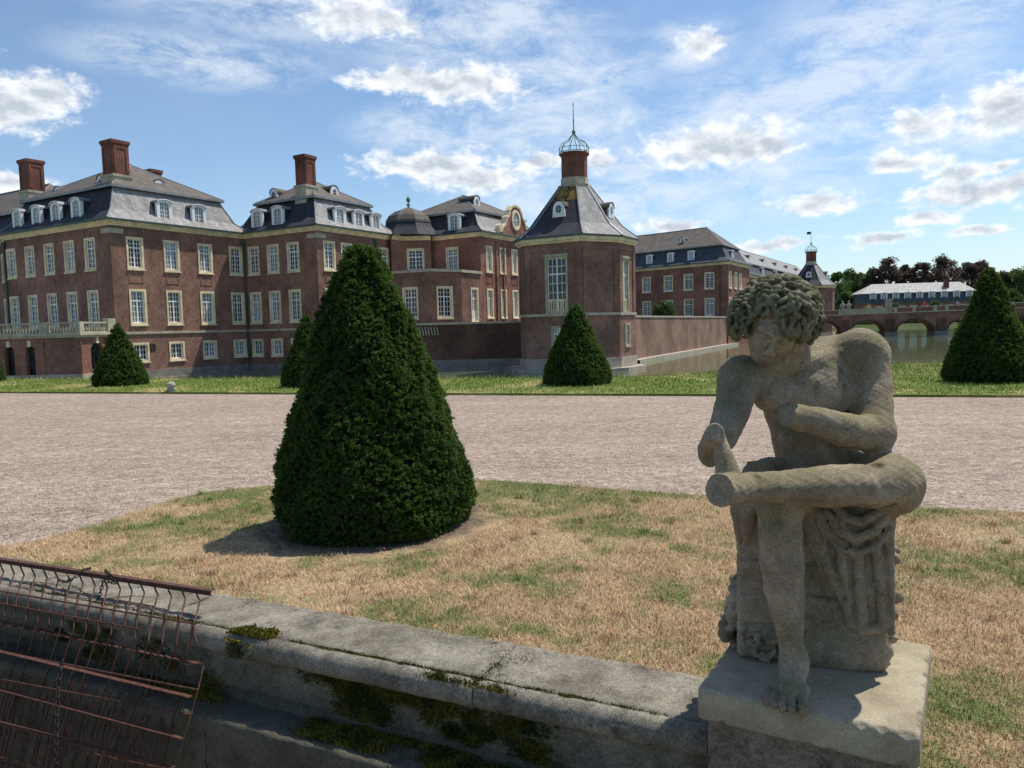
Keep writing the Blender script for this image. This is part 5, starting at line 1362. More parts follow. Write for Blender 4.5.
# ------------------------------------------------------------ volume modelling for bodies
import openvdb
class Sdf:
    """signed distance sculpting on a grid: smooth unions, cuts and creases"""
    def __init__(s, lo, hi, h):
        s.lo = np.array(lo, float); s.h = h; s.n = np.ceil((np.array(hi) - s.lo) / h).astype(int) + 1; s.F = np.full(s.n, .06, np.float32)
    def _sub(s, pts, rad):
        pts = np.array(pts, float); a = np.floor((pts.min(0) - rad - s.lo) / s.h).astype(int); b = np.ceil((pts.max(0) + rad - s.lo) / s.h).astype(int) + 1
        a = np.clip(a, 0, s.n); b = np.clip(b, 0, s.n); 
        if (b <= a).any(): return None
        sl = tuple(slice(a[i], b[i]) for i in range(3))
        g = np.meshgrid(*[s.lo[i] + np.arange(a[i], b[i]) * s.h for i in range(3)], indexing='ij')
        return sl, g
    def _mix(s, sl, d, k, mode):
        f = s.F[sl]
        if mode == 'add':
            if k > 0: h = np.maximum(k - np.abs(f - d), 0) / k; s.F[sl] = np.minimum(f, d) - h * h * k * .25
            else: s.F[sl] = np.minimum(f, d)
        else:       # cut
            d = -d
            if k > 0: h = np.maximum(k - np.abs(f - d), 0) / k; s.F[sl] = np.maximum(f, d) + h * h * k * .25
            else: s.F[sl] = np.maximum(f, d)
    def seg(s, a, b, ra, rb, k=.02, mode='add', flat=None):
        a = np.array(a, float); b = np.array(b, float); r = s._sub([a, b], max(ra, rb) + .045 + k)
        if r is None: return
        sl, g = r; ab_ = b - a; L2 = (ab_ ** 2).sum() + 1e-12
        t = sum((g[i] - a[i]) * ab_[i] for i in range(3)) / L2
        tc = np.clip(t, 0, 1); dd = np.sqrt(sum((g[i] - a[i] - ab_[i] * tc) ** 2 for i in range(3))) - (ra + (rb - ra) * tc)
        if flat: dd = np.maximum(dd, (t - 1) * sqrt(L2)) if flat == 'b' else np.maximum(dd, -t * sqrt(L2))
        s._mix(sl, dd.astype(np.float32), k, mode)
    def chain(s, pts, rs_, k=.02, mode='add'):
        P = np.array(pts, float); q = s._sub(P, max(rs_) + .045 + k)
        if q is None: return
        sl, g = q; D = None
        for i in range(len(P) - 1):
            a, b, ra, rb = P[i], P[i + 1], rs_[i], rs_[i + 1]; ab_ = b - a; L2 = (ab_ ** 2).sum() + 1e-12
            t = np.clip(sum((g[j] - a[j]) * ab_[j] for j in range(3)) / L2, 0, 1)
            w = t
            d = np.sqrt(sum((g[j] - a[j] - ab_[j] * t) ** 2 for j in range(3))) - (ra + (rb - ra) * w)
            if D is None: D = d
            else: h = np.maximum(.010 - np.abs(D - d), 0) / .010; D = np.minimum(D, d) - (h * h * .0025 if max(rs_) > .02 else 0) * .4
        s._mix(sl, D.astype(np.float32), k, mode)
    def ell(s, c, r, R=None, k=.02, mode='add'):
        c = np.array(c, float); r = np.array(r, float); q = s._sub([c], r.max() + .045 + k)
        if q is None: return
        sl, g = q; p = [g[i] - c[i] for i in range(3)]
        if R is not None: p = [sum(p[j] * R[i][j] for j in range(3)) for i in range(3)]     # R rows are the local axes
        k0 = np.sqrt(sum((p[i] / r[i]) ** 2 for i in range(3))); k1 = np.sqrt(sum((p[i] / r[i] ** 2) ** 2 for i in range(3))) + 1e-9
        s._mix(sl, (k0 * (k0 - 1) / k1).astype(np.float32), k, mode)
    def box(s, c, hs, R, rnd=.01, k=.01, mode='add'):
        c = np.array(c, float); hs = np.array(hs, float); q = s._sub([c], np.linalg.norm(hs) + .05 + k); sl, g = q
        p = [g[i] - c[i] for i in range(3)]; p = [sum(p[j] * R[i][j] for j in range(3)) for i in range(3)]
        e = [np.abs(p[i]) - hs[i] + rnd for i in range(3)]
        d = np.sqrt(sum(np.maximum(x, 0) ** 2 for x in e)) + np.minimum(np.maximum(np.maximum(e[0], e[1]), e[2]), 0) - rnd
        s._mix(sl, d.astype(np.float32), k, mode)
    def mesh(s, name, mats, smooth=0):
        F = s.F
        g = openvdb.FloatGrid(.06); g.copyFromArray(F); g.transform = openvdb.createLinearTransform(s.h)
        v, q = g.convertToQuads(0.0); v = v + s.lo
        me = raw_mesh(name, v, q[:, ::-1], mats, True)
        if smooth:      # hand carved and weathered surface
            n = len(me.vertices); co = np.zeros(n * 3, np.float32); no = np.zeros(n * 3, np.float32); me.vertices.foreach_get('co', co); me.vertices.foreach_get('normal', no)
            c = co.reshape(-1, 3).astype(float); x, y, z = c.T
            d = np.sin(x * 41 + 2 * np.sin(z * 23)) * np.sin(z * 37 + 1.5 * np.sin(y * 29)) + .7 * np.sin(x * 83 + z * 61 + 2 * np.sin(y * 47)) * np.sin(y * 71 + z * 55) + .5 * np.sin(x * 151 + 3 * np.sin(z * 90)) * np.sin(z * 139 + y * 120)
            c += no.reshape(-1, 3) * (d * smooth)[:, None]; me.vertices.foreach_set('co', c.astype(np.float32).ravel()); me.update()
        return me
    def grad_sample(s, v):
        pass

def A3(x, y, Y): return np.array(at(x, y, Y))
def basis(f, up):
    f = np.array(f, float); f /= np.linalg.norm(f); up = np.array(up, float); r = np.cross(f, up); r /= np.linalg.norm(r); u_ = np.cross(r, f); return r, f, u_

def statue_stone(t, b):
    w = t.wpos(); gn = t.new('ShaderNodeNewGeometry'); nrm = t.new('ShaderNodeSeparateXYZ'); t.link(gn.outputs['Normal'], nrm.inputs[0])
    c = t.mix(t.ramp(t.noise(w, 6, 6, .7), .3, .7), (.225, .172, .118), (.385, .315, .225))
    alg = t.ramp(t.math('ADD', t.noise(w, 4.5, 6, .72), t.math('MULTIPLY', nrm.outputs[2], .14)), .47, .66)
    c = t.mix(t.math('MULTIPLY', alg, .55), c, (.135, .130, .055))
    dk = t.ramp(t.noise(t.wpos((1, 1, .55)), 9, 7, .78), .56, .70)
    c = t.mix(t.math('MULTIPLY', dk, .6), c, (.045, .042, .03))
    sp = t.ramp(t.noise(w, 120, 3, .7), .35, .65, .80, 1.18)
    c = t.vmath('SCALE', c, scale=sp)
    h = t.math('ADD', t.math('MULTIPLY', t.noise(w, 45, 5, .75), .6), t.noise(w, 190, 3, .7))
    t.inp(b.inputs['Normal'], t.bump(h, .55, .004))
    return c
M['statue_stone'] = material('statue_stone', statue_stone, .9, .2)
def hair_stone(t, b):
    w = t.wpos(); gn = t.new('ShaderNodeNewGeometry'); nrm = t.new('ShaderNodeSeparateXYZ'); t.link(gn.outputs['Normal'], nrm.inputs[0])
    c = t.mix(t.ramp(t.noise(w, 14, 6, .7), .35, .65), (.095, .088, .045), (.25, .23, .145))
    c = t.mix(t.ramp(t.noise(w, 60, 4, .7), .5, .75, 0, .6), c, (.035, .035, .02))
    t.inp(b.inputs['Normal'], t.bump(t.noise(w, 120, 4, .75), .6, .004)); return c
M['hair_stone'] = material('hair_stone', hair_stone, .95, .15)

def build_statue():
    root = empty('stone_statue', 'weathered headbowed nude youth statue seated on a rock, one ankle crossed on the other knee', 'statue', None, tuple(gz(815, 670, .3)))
    T = root.matrix_world.inverted() if False else None
    base = np.array(root.location)
    S = Sdf(np.array(gz(815, 690, .3)) + np.array([-.52, -.32, -.02]), np.array(gz(815, 690, .3)) + np.array([.56, .62, 1.46]), .004)
    a = A3
    # --- torso
    S.ell(a(806, 400, 2.74), (.150, .115, .185), basis((0, -1, .12), (.12, 0, 1)), .03)
    S.ell(a(812, 446, 2.74), (.135, .11, .13), None, .05)
    S.ell(a(822, 482, 2.77), (.165, .135, .12), None, .05)
    S.ell(a(776, 396, 2.655), (.078, .045, .062), basis((-.35, -1, -.05), (0, 0, 1)), .035)      # chest muscles
    S.ell(a(824, 390, 2.672), (.088, .050, .070), basis((.2, -1, -.05), (0, 0, 1)), .05)
    S.seg(a(799, 372, 2.60), a(799, 412, 2.615), .008, .008, .03, 'cut')
    S.chain([a(756, 410, 2.62), a(772, 418, 2.605), a(796, 419, 2.60)], [.007, .008, .006], .014, 'cut'); S.seg(a(800, 420, 2.61), a(842, 408, 2.63), .004, .004, .012, 'cut')
    S.ell(a(793, 440, 2.655), (.045, .03, .05), None, .03); S.ell(a(818, 440, 2.65), (.05, .03, .05), None, .03)
    S.chain([a(772, 438, 2.635), a(800, 447, 2.605), a(845, 448, 2.62)], [.006, .007, .006], .014, 'cut'); S.seg(a(776, 451, 2.635), a(838, 456, 2.615), .006, .006, .014, 'cut'); S.chain([a(764, 425, 2.66), a(772, 434, 2.64), a(780, 436, 2.62)], [.005, .005, .003], .01, 'cut'); S.chain([a(796, 422, 2.60), a(798, 440, 2.60)], [.005, .004], .02, 'cut')
    S.ell(a(800, 462, 2.65), (.07, .04, .035), None, .03); S.ell(a(804, 455, 2.605), (.008, .02, .006), None, .01, 'cut')
    # shoulders, neck
    S.chain([a(790, 352, 2.66), a(784, 330, 2.60)], [.058, .056], .03)
    S.chain([a(798, 362, 2.73), a(828, 357, 2.75), a(856, 352, 2.74)], [.052, .046, .062], .035); S.chain([a(806, 352, 2.78), a(832, 346, 2.81), a(856, 346, 2.78)], [.048, .038, .052], .04); S.ell(a(822, 366, 2.725), (.075, .065, .055), None, .04)
    S.chain([a(786, 362, 2.67), a(764, 366, 2.66), a(742, 374, 2.64)], [.045, .042, .055], .04)
    S.seg(a(780, 362, 2.62), a(750, 370, 2.62), .010, .010, .035); S.seg(a(802, 364, 2.66), a(838, 356, 2.69), .010, .010, .04)   # collar bones
    S.ell(a(740, 378, 2.645), (.072, .07, .075), None, .03)
    S.ell(a(860, 354, 2.72), (.092, .085, .090), None, .03)
    # --- figure's right arm (left in the picture), broken below the elbow
    S.chain([a(740, 382, 2.64), a(732, 410, 2.58), a(722, 436, 2.49), a(713, 449, 2.43)], [.068, .060, .050, .042], .03)
    S.ell(a(710, 453, 2.42), (.037, .04, .044), None, .02)
    S.seg(a(712, 446, 2.40), a(715, 432.5, 2.215), .038, .0285, .008, flat='b')
    # --- figure's left arm, the forearm ends in a broken stump at the breast
    S.chain([a(862, 358, 2.72), a(868, 385, 2.69), a(872, 412, 2.63), a(873, 432, 2.58)], [.086, .078, .068, .064], .03)
    S.ell(a(876, 434, 2.575), (.060, .065, .070), None, .025)
    S.chain([a(868, 434, 2.56), a(845, 430, 2.50), a(815, 421, 2.47), a(788, 414, 2.48)], [.060, .056, .046, .034], .02)
    S.seg(a(800, 418, 2.475), a(786, 415, 2.455), .041, .036, .012, flat='b')
    for dy_ in (.0, .04, .08, .11): S.chain([a(840, 364, 2.60 + dy_), a(844, 388, 2.60 + dy_), a(849, 411, 2.58 + dy_)], [.003, .008, .012], .008, 'cut')      # armpit
    # --- crossed leg
    S.chain([a(836, 480, 2.76), a(862, 485, 2.66), a(888, 486, 2.54)], [.125, .112, .094], .04)
    S.ell(a(893, 484, 2.50), (.098, .10, .098), None, .03)
    S.ell(a(909, 478, 2.46), (.040, .045, .048), None, .018); S.seg(a(890, 462, 2.42), a(898, 492, 2.40), .006, .006, .02, 'cut'); S.seg(a(862, 508, 2.50), a(905, 508, 2.49), .005, .005, .02, 'cut')
    S.ell(a(868, 505, 2.64), (.10, .12, .06), None, .04)
    S.chain([a(888, 484, 2.44), a(862, 486, 2.385), a(832, 486, 2.35), a(800, 487, 2.315), a(772, 487, 2.285), a(748, 487, 2.265)], [.080, .068, .066, .055, .046, .042], .03)
    S.seg(a(752, 487, 2.27), a(719, 490.5, 2.15), .042, .048, .02, flat='b')
    S.ell(a(826, 492, 2.345), (.095, .045, .038), None, .03); S.seg(a(760, 490, 2.240), a(868, 484, 2.325), .010, .016, .03); S.ell(a(872, 466, 2.41), (.024, .03, .012), None, .03, 'cut'); S.seg(a(800, 504, 2.28), a(868, 510, 2.36), .006, .010, .03, 'cut'); S.ell(a(886, 498, 2.405), (.030, .02, .024), None, .03, 'cut')
    S.seg(a(757, 476, 2.24), a(754, 498, 2.235), .006, .006, .02)            # break line at the ankle
    # strut between ankle and arm
    S.seg(a(729, 478, 2.225), a(720, 442, 2.255), .038, .021, .006)
    # --- standing leg
    S.chain([a(806, 488, 2.72), a(792, 492, 2.58), a(781, 500, 2.44)], [.105, .088, .074], .04)
    S.ell(a(780, 503, 2.415), (.070, .066, .075), None, .025); S.ell(a(779, 505, 2.36), (.040, .03, .042), None, .025)
    S.seg(a(779, 527, 2.345), a(779, 560, 2.36), .016, .010, .02)
    S.chain([a(780, 510, 2.42), a(780, 530, 2.42), a(781.5, 560, 2.425), a(784, 590, 2.43), a(787, 612, 2.43), a(790.5, 638, 2.43), a(793, 656, 2.435)], [.068, .067, .068, .062, .052, .039, .036], .02)
    S.seg(a(772, 560, 2.355), a(784, 630, 2.385), .003, .003, .022, 'cut')
    S.chain([a(794, 654, 2.435), a(794, 668, 2.44)], [.038, .041], .02)
    # foot: heel, arch and five toes over the plinth's edge
    zp = .3
    def G3(x, y, z): return np.array(gz(x, y, z))
    heel = G3(797, 672, zp + .035); heel[1] = 2.46; 
    ank = a(794, 664, 2.435)
    ball = lambda x, y, z: np.array(gz(x, y, zp + z))
    S.chain([ank, ball(792, 680, .045), ball(790, 693, .028)], [.040, .040, .030], .03)
    S.ell((ank[0] + .004, 2.475, zp + .035), (.032, .045, .038), None, .03)
    S.seg(ball(777, 690, .022), ball(801, 692, .026), .023, .028, .02)
    toes = [(801.5, 694, 803, 713, .0165), (792, 695, 791.5, 712.5, .0130), (783.5, 694, 782.5, 711, .0122), (776, 692, 774.5, 708, .0115), (769.5, 690, 767.5, 704, .0108)]
    for (x0, y0, x1, y1, r) in toes:
        p0 = ball(x0, y0, .020); p2 = ball(x1, y1 - 3, .008); p1 = (p0 + p2) / 2 + np.array([0, 0, .013])
        S.chain([p0, p1, p2], [r * 1.0, r * .95, r * 1.12], .004)
        S.ell(p2 + np.array([0, -.004, .006]), (r * .9, r * 1.15, r * .8), None, .004)
        S.ell(p2 + np.array([0, -.010, .010]), (r * .55, .006, .005), None, .003, 'cut') if False else None
    for (x0, y0, x1, y1) in ((797, 697, 797, 713), (787.6, 698, 787.2, 712), (780, 697, 779, 710), (773.5, 695, 772, 706)): S.seg(ball(x0, y0, .024), ball(x1, y1, .004), .0030, .0050, .003, 'cut')
    # --- head: bowed deeply, the face turned down to the left of the picture
    r_, f_, u_ = basis((-.34, -.72, -.60), (.16, -.50, .75)); R = (r_, f_, u_)
    Hc = a(777, 320, 2.52)
    def L(x, y, z): return Hc + r_ * x + f_ * y + u_ * z      # r_ points to the right of the picture
    S.ell(L(0, -.012, .02), (.088, .105, .100), R, .02)
    S.ell(L(0, .040, -.030), (.064, .066, .085), R, .03)
    S.ell(L(0, .062, -.105), (.030, .032, .026), R, .03)        # chin
    S.seg(L(-.055, .0, -.05), L(-.022, .058, -.100), .028, .022, .03); S.seg(L(.055, .0, -.05), L(.022, .058, -.100), .028, .022, .03)
    for sx in (-1, 1):
        S.ell(L(sx * .038, .075, -.038), (.026, .022, .024), R, .025)    # cheeks
        S.seg(L(sx * .013, .106, .018), L(sx * .052, .088, .016), .009, .008, .016)   # brow
        S.ell(L(sx * .033, .110, -.004), (.021, .020, .014), R, .010, 'cut')
        S.ell(L(sx * .033, .088, -.007), (.0165, .016, .012), R, .004)
        S.ell(L(sx * .088, -.005, -.02), (.010, .022, .034), R, .01)
    S.chain([L(0, .104, .014), L(0, .120, -.018), L(0, .126, -.040)], [.008, .009, .0115], .008)
    S.ell(L(.013, .120, -.046), (.009, .011, .008), R, .008); S.ell(L(-.013, .120, -.046), (.009, .011, .008), R, .008)
    S.ell(L(0, .108, -.070), (.023, .012, .007), R, .006); S.ell(L(0, .104, -.084), (.019, .012, .007), R, .006)
    S.seg(L(-.022, .119, -.0768), L(.022, .119, -.0768), .002, .002, .004, 'cut')
    S.chain([a(790, 347, 2.66), a(786, 330, 2.62)], [.064, .060], .03)
    me = S.mesh('figure', ['statue_stone'], .0013); me.transform(Matrix.Translation(-Vector(base)))
    link('figure', me, root)
    # --- hair: a thick cap of carved curls, longer at the right, shaped in the picture's own axes
    Hs = Sdf(Hc + np.array([-.26, -.24, -.2]), Hc + np.array([.26, .26, .20]), .0034)
    rs = np.random.RandomState(21); px = 2.52 / FPX
    lobes = [(a(774, 305, 2.585), (.110, .100, .086)), (a(757, 310, 2.555), (.074, .075, .068)), (a(745, 316, 2.52), (.040, .05, .050)), (a(739, 324, 2.50), (.024, .032, .040)),
             (a(792, 307, 2.57), (.080, .095, .076)), (a(800, 320, 2.56), (.058, .080, .058)), (a(801, 331, 2.54), (.040, .06, .038))]
    for c, r in lobes: Hs.ell(c, np.array(r) - .012, None, .02)
    capr = np.array((.100, .114, .100)); cap = L(0, -.012, .032)
    def surf(lo, d):
        c, r = lo; r = np.array(r); k_ = 1 / np.linalg.norm(d / r); return c + d * k_, (d / r ** 2) / np.linalg.norm(d / r ** 2)
    placed = []; cnt = 0
    while len(placed) < 660 and cnt < 90000:
        cnt += 1
        lo = lobes[rs.choice(len(lobes), p=[.34, .16, .1, .08, .14, .1, .08])]; d = rs.normal(0, 1, 3); d /= np.linalg.norm(d)
        p, N = surf(lo, d); onc = rs.rand() < .4
        if onc: p, N = surf((np.zeros(3), capr), d); p = cap + r_ * p[0] + f_ * p[1] + u_ * p[2]; N = r_ * N[0] + f_ * N[1] + u_ * N[2]
        else:
            q3 = p - cap; q3 = np.array([q3 @ r_, q3 @ f_, q3 @ u_])
            if ((q3 / (capr - .004)) ** 2).sum() < .9: continue
        if any((((p - c) / (np.array(r) - .004)) ** 2).sum() < .90 for c, r in lobes if onc or c is not lo[0]): continue
        # the face stays free, below a fringe running from the left temple down to the right
        Q = p - np.array(EYEP); ix = 512 + FPX * (Q @ np.array(crt)) / (Q @ np.array(fwd)); iy = 384 - FPX * (Q @ np.array(cup)) / (Q @ np.array(fwd))
        front = N[1] < .25
        fr = np.interp(ix, [728, 740, 748, 756, 764, 772, 782, 792, 802, 830], [341, 337, 327, 318, 314, 317, 328, 339, 346, 349])
        if front and iy > fr: continue
        if N[2] < -.75: continue
        if any(np.linalg.norm(p - q) < .0145 for q in placed): continue
        placed.append(p)
        t1 = np.cross(N, np.array([.3, 0, 1]) + rs.normal(0, .5, 3)); t1 /= np.linalg.norm(t1); t2 = np.cross(N, t1)
        wd2 = u_ * -.6 + np.array([(.35 if p[0] > Hc[0] else -.45), 0, -.55]) + rs.normal(0, .45, 3); tl = wd2 - N * (wd2 @ N); tl /= np.linalg.norm(tl); tsd = np.cross(N, tl); Ln = rs.uniform(.030, .050); sg = 1 if rs.rand() < .5 else -1; pts = []
        for i in range(8):
            q = i / 7; bend = sg * (.010 * sin(q * 3.6) + .012 * q * q); pts.append(p + tl * (Ln * (q - .35) * (1 - .35 * q * q)) + tsd * bend + N * (-.003 + .013 * sin(q * 2.9)))
        Hs.chain(pts, [.0034, .0058, .0074, .0080, .0076, .0066, .0052, .0036], .0006)
        continue
        rad = rs.uniform(.015, .021); tb = rs.uniform(.0066, .0085); ph = rs.uniform(0, 6.28); turn = rs.uniform(4.4, 6.6) * (1 if rs.rand() < .5 else -1); m = 9; pts = []
        for i in range(m + 1):
            q = i / m; an = ph + turn * q; rr = rad * (1.15 - .80 * q); pts.append(p + t1 * cos(an) * rr + t2 * sin(an) * rr * 1.15 + N * (-.001 + .010 * q))
        Hs.chain(pts, list(np.linspace(tb * .8, tb * 1.05, m + 1)), .0012)
    me = Hs.mesh('hair', ['hair_stone']); me.transform(Matrix.Translation(-Vector(base)))
    link('hair', me, root)

    # --- rock seat
    c0 = np.array(gz(737, 658, .3)); c1 = np.array(gz(888, 674, .3)); ex = c1 - c0; ex[2] = 0; Lx = np.linalg.norm(ex); ex /= Lx; ey = np.array([-ex[1], ex[0], 0]); ez = np.array([0, 0, 1.])
    Dp = .34; zt = .84; Rb = (ex, ey, ez)
    Q = Sdf(c0 - np.array([.16, .12, .02]) + np.array([0, -abs(ex[1]) * Lx, 0]) * 0 + np.array([0, min(0, ex[1] * Lx), 0]), c1 + np.array([.16, .52, .72]) + np.array([0, max(0, -ex[1] * Lx), 0]), .005)
    cz = (zt + .3) / 2
    Q.box(c0 + ex * Lx / 2 + ey * Dp / 2 + ez * (zt - .3) / 2, (Lx / 2, Dp / 2, (zt - .3) / 2), Rb, .022, 0)
    for zz in (.43, .55, .67): # block joints on the front
        Q.seg(c0 + ez * (zz - .3) - ex * .02 - ey * .001, c0 + ex * (Lx * .68) + ez * (zz - .3 - .01) - ey * .003, .011, .011, .003, 'cut')
        Q.seg(c0 + ez * (zz - .3) - ex * .001 - ey * .02, c0 + ey * Dp - ex * .001 + ez * (zz - .3), .009, .009, .003, 'cut')
    rs = np.random.RandomState(4)
    # rounded boss low on the right and rough rock behind
    Q.ell(c0 + ex * (Lx - .13) + ez * .07 + ey * .03, (.15, .055, .075), Rb, .03)
    Q.ell(c0 + ex * (Lx * .62) + ez * .05 + ey * .01, (.12, .03, .05), Rb, .03)
    for k in range(70):
        zz = rs.uniform(0, .19); q = .065 * (1 - zz / .24); p = c0 + ey * rs.uniform(.05, Dp) + ez * zz - ex * rs.uniform(.0, q); Q.ell(p, rs.uniform(.010, .030, 3), basis(rs.normal(0, 1, 3), (0, 0, 1)), .008)
    for k in range(40):
        p = c1 + ey * rs.uniform(.08, Dp + .06) + ez * rs.uniform(0, .42) + ex * rs.uniform(-.01, .03); Q.ell(p, rs.uniform(.012, .034, 3), basis(rs.normal(0, 1, 3), (0, 0, 1)), .008)
    # carved plant at the foot, left of the shin
    for k in range(16):
        x = rs.uniform(.02, .17); z = rs.uniform(.02, .14) * (1 - x * 1.8); an = rs.uniform(0, 6.28)
        pts = [c0 + ex * (x + .03 * q * cos(an + 2.5 * q)) + ez * (z + .035 * q * sin(an + 2.5 * q) + .0) - ey * (.004 + .014 * sin(3.1 * q)) for q in np.linspace(0, 1, 6)]
        Q.chain(pts, [.007, .010, .011, .010, .008, .005], .004)
    for k in range(34):     # relief rubble under the drapery
        x = Lx * rs.uniform(.42, .85); Q.ell(c0 + ex * x + ez * rs.uniform(.06, .24) - ey * .002, (rs.uniform(.012, .04), .010, rs.uniform(.008, .022)), Rb, .006)
    me = Q.mesh('rock_seat', ['statue_stone'], .0022); me.transform(Matrix.Translation(-Vector(base))); link('rock_seat', me, root)

    # --- drapery over the seat
    W = Sdf(c0 + np.array([-.14, -.30, .02]), c1 + np.array([.14, .50, .72]), .0045)
    def f(px, py, off=.0): # a point on (and off) the seat's front plane
        n3 = -ey; r3 = np.array(ray(px, py)); e3 = np.array(EYEP); t_ = ((c0 + n3 * off - e3) @ n3) / (r3 @ n3); return e3 + r3 * t_
    W.ell(f(850, 522, -.05), (.15, .085, .06), None, .03)
    W.box(f(856, 562, -.015), (.115, .030, .13), Rb, .028, .03); W.box(f(866, 602, -.012), (.080, .026, .09), Rb, .024, .03)
    W.chain([f(812, 510, .0), f(816, 545, .0), f(828, 575, .0)], [.036, .028, .016], .02)
    for (pts, r) in ([([(818, 512), (821, 545), (832, 580), (846, 606)], .024), ([(838, 520), (843, 560), (846, 600)], .026), ([(858, 545), (858, 585), (862, 618)], .027), ([(874, 530), (880, 575), (884, 625)], .024), ([(888, 520), (890, 570), (891, 632)], .018)]):
        W.chain([f(x, y, .020) for x, y in pts], [r * .8, r * .85, r * .8, r * .55][:len(pts)], .007)
    # swags thrown over the edge below the thigh
    for pts, r in (([(826, 512), (838, 530), (856, 538), (874, 530), (888, 514)], .020), ([(834, 506), (846, 518), (862, 522), (880, 510)], .018), ([(822, 524), (836, 546), (856, 554), (876, 546), (890, 530)], .014)):
        W.chain([f(x, y, .034) for x, y in pts], [r * .7, r, r * 1.1, r, r * .7][:len(pts)] if len(pts) == 5 else [r * .7, r, r, r * .7], .010)
    W.chain([f(x, y, .016) for x, y in ((846, 600), (850, 622), (862, 630), (878, 628), (888, 615))], [.014, .018, .02, .018, .012], .010)
    for pts in (((831, 548), (836, 575), (845, 598)), ((850, 560), (851, 590), (853, 612)), ((867, 556), (870, 585), (874, 615)), ((884, 545), (886, 580), (888, 610)), ((829, 520), (842, 538), (858, 546), (875, 538)), ((812, 520), (826, 552)), ((846, 545), (848, 560)), ((840, 512), (854, 530), (872, 527))):
        W.chain([f(x, y, .036) for x, y in pts], [.007] * len(pts), .008, 'cut')
    # cloth round the hips and over the left end of the seat
    hip = [a(748, 474, 2.55), a(756, 463, 2.58), a(772, 460, 2.62), a(786, 466, 2.66)]
    W.chain(hip, [.022, .026, .026, .02], .01); W.chain([p + np.array([0, -.01, -.035]) for p in hip], [.022, .024, .022, .02], .008); W.seg(hip[0] + np.array([.02, .01, -.01]), hip[2] + np.array([0, .02, -.02]), .03, .04, .02)
    W.chain([a(746, 488, 2.52), a(740, 510, 2.58), a(739, 540, 2.62)], [.035, .032, .012], .012); W.chain([a(756, 492, 2.49), a(749, 515, 2.54), a(746, 545, 2.6)], [.03, .026, .01], .008); W.chain([a(765, 500, 2.47), a(762, 522, 2.52)], [.022, .012], .008)
    W.chain([a(845, 500, 2.62), a(872, 508, 2.60), a(888, 512, 2.58)], [.03, .03, .02], .015)
    W.chain([a(872, 455, 2.74), a(896, 462, 2.68), a(908, 470, 2.62)], [.035, .03, .02], .02)
    # cloth and rock down the right side
    s1 = c1 + ex * .008
    W.chain([s1 + ez * .52 + ey * .08, s1 + ez * .32 + ey * .07, s1 + ez * .10 + ey * .1], [.022, .02, .012], .01); W.chain([s1 + ez * .50 + ey * .16, s1 + ez * .28 + ey * .15, s1 + ez * .03 + ey * .17], [.024, .022, .02], .01)
    me = W.mesh('drapery', ['statue_stone'], .0015); me.transform(Matrix.Translation(-Vector(base))); link('drapery', me, root)
    return root
statue = build_statue()
# ------------------------------------------------------------ pedestal
def gl(a, b): return Vector(gz(a, b, .3))
pa, pb = gl(697, 687), gl(927, 738); pd = (pb - pa).normalized(); pn = Vector((-pd.y, pd.x, 0))
ped = empty('pedestal', 'square stone pedestal under the seated statue, its slab chipped at the right corner', 'pedestal', None, tuple(pa))
def stone_slab():
    Rb = (np.array(pd), np.array(pn), np.array((0, 0, 1.)))
    w, dp = .652, .72; c = np.array(pa + pd * w / 2 + pn * dp / 2 + Vector((0, 0, -.055)))
    lo = c - np.array([.62, .62, .09]); S = Sdf(lo, c + np.array([.62, .62, .09]), .006)
    S.box(c, (w / 2, dp / 2, .055), Rb, .012, 0)
    rs = np.random.RandomState(3); P0 = np.array(pa)
    for k in range(60):
        e = rs.randint(0, 4); q = rs.rand(); x, y = ((q * w, 0), (w, q * dp), (q * w, dp), (0, q * dp))[e]; z = rs.choice([0, -.11])
        S.ell(P0 + Rb[0] * x + Rb[1] * y + np.array([0, 0, z]) , rs.uniform(.006, .02, 3), basis(rs.normal(0, 1, 3), (0, 0, 1)), .008, 'cut')
    for k in range(7): S.ell(P0 + Rb[0] * (w - rs.uniform(-.005, .05)) + Rb[1] * rs.uniform(-.012, .0) + np.array([0, 0, rs.uniform(0, .008)]), rs.uniform(.01, .022, 3), basis(rs.normal(0, 1, 3), (0, 0, 1)), .012, 'cut')
    for k in range(5): S.ell(P0 + Rb[0] * (w + .004) + Rb[1] * rs.uniform(-.01, .0) + np.array([0, 0, -.11 + rs.uniform(0, .03)]), rs.uniform(.012, .02, 3), None, .012, 'cut')
    for k in range(26): S.ell(P0 + Rb[0] * rs.uniform(.05, w - .05) + Rb[1] * rs.uniform(.03, dp - .03), (rs.uniform(.004, .03), rs.uniform(.004, .012), .003), basis(rs.normal(0, 1, 3) * (1, 1, 0) + 1e-3, (0, 0, 1)), .004, 'cut')
    return S.mesh('slab', ['slab_stone'])
def slab_fn(t, b):
    w = t.wpos(); c = t.mix(t.ramp(t.noise(w, 5, 6, .7), .3, .7), (.27, .225, .15), (.43, .375, .27))
    c = t.mix(t.ramp(t.noise(w, 3.2, 5, .7), .50, .70, 0, .55), c, (.24, .245, .12))
    c = t.mix(t.ramp(t.noise(w, 16, 6, .8), .58, .72, 0, .7), c, (.10, .09, .06))
    c = t.vmath('SCALE', c, scale=t.ramp(t.noise(w, 150, 3, .7), .35, .65, .85, 1.14))
    t.inp(b.inputs['Normal'], t.bump(t.math('ADD', t.noise(w, 40, 6, .75), t.noise(w, 170, 3)), .6, .005)); return c
M['slab_stone'] = material('slab_stone', slab_fn, .9, .2)
me = stone_slab(); me.transform(Matrix.Translation(-pa)); link('slab', me, ped)
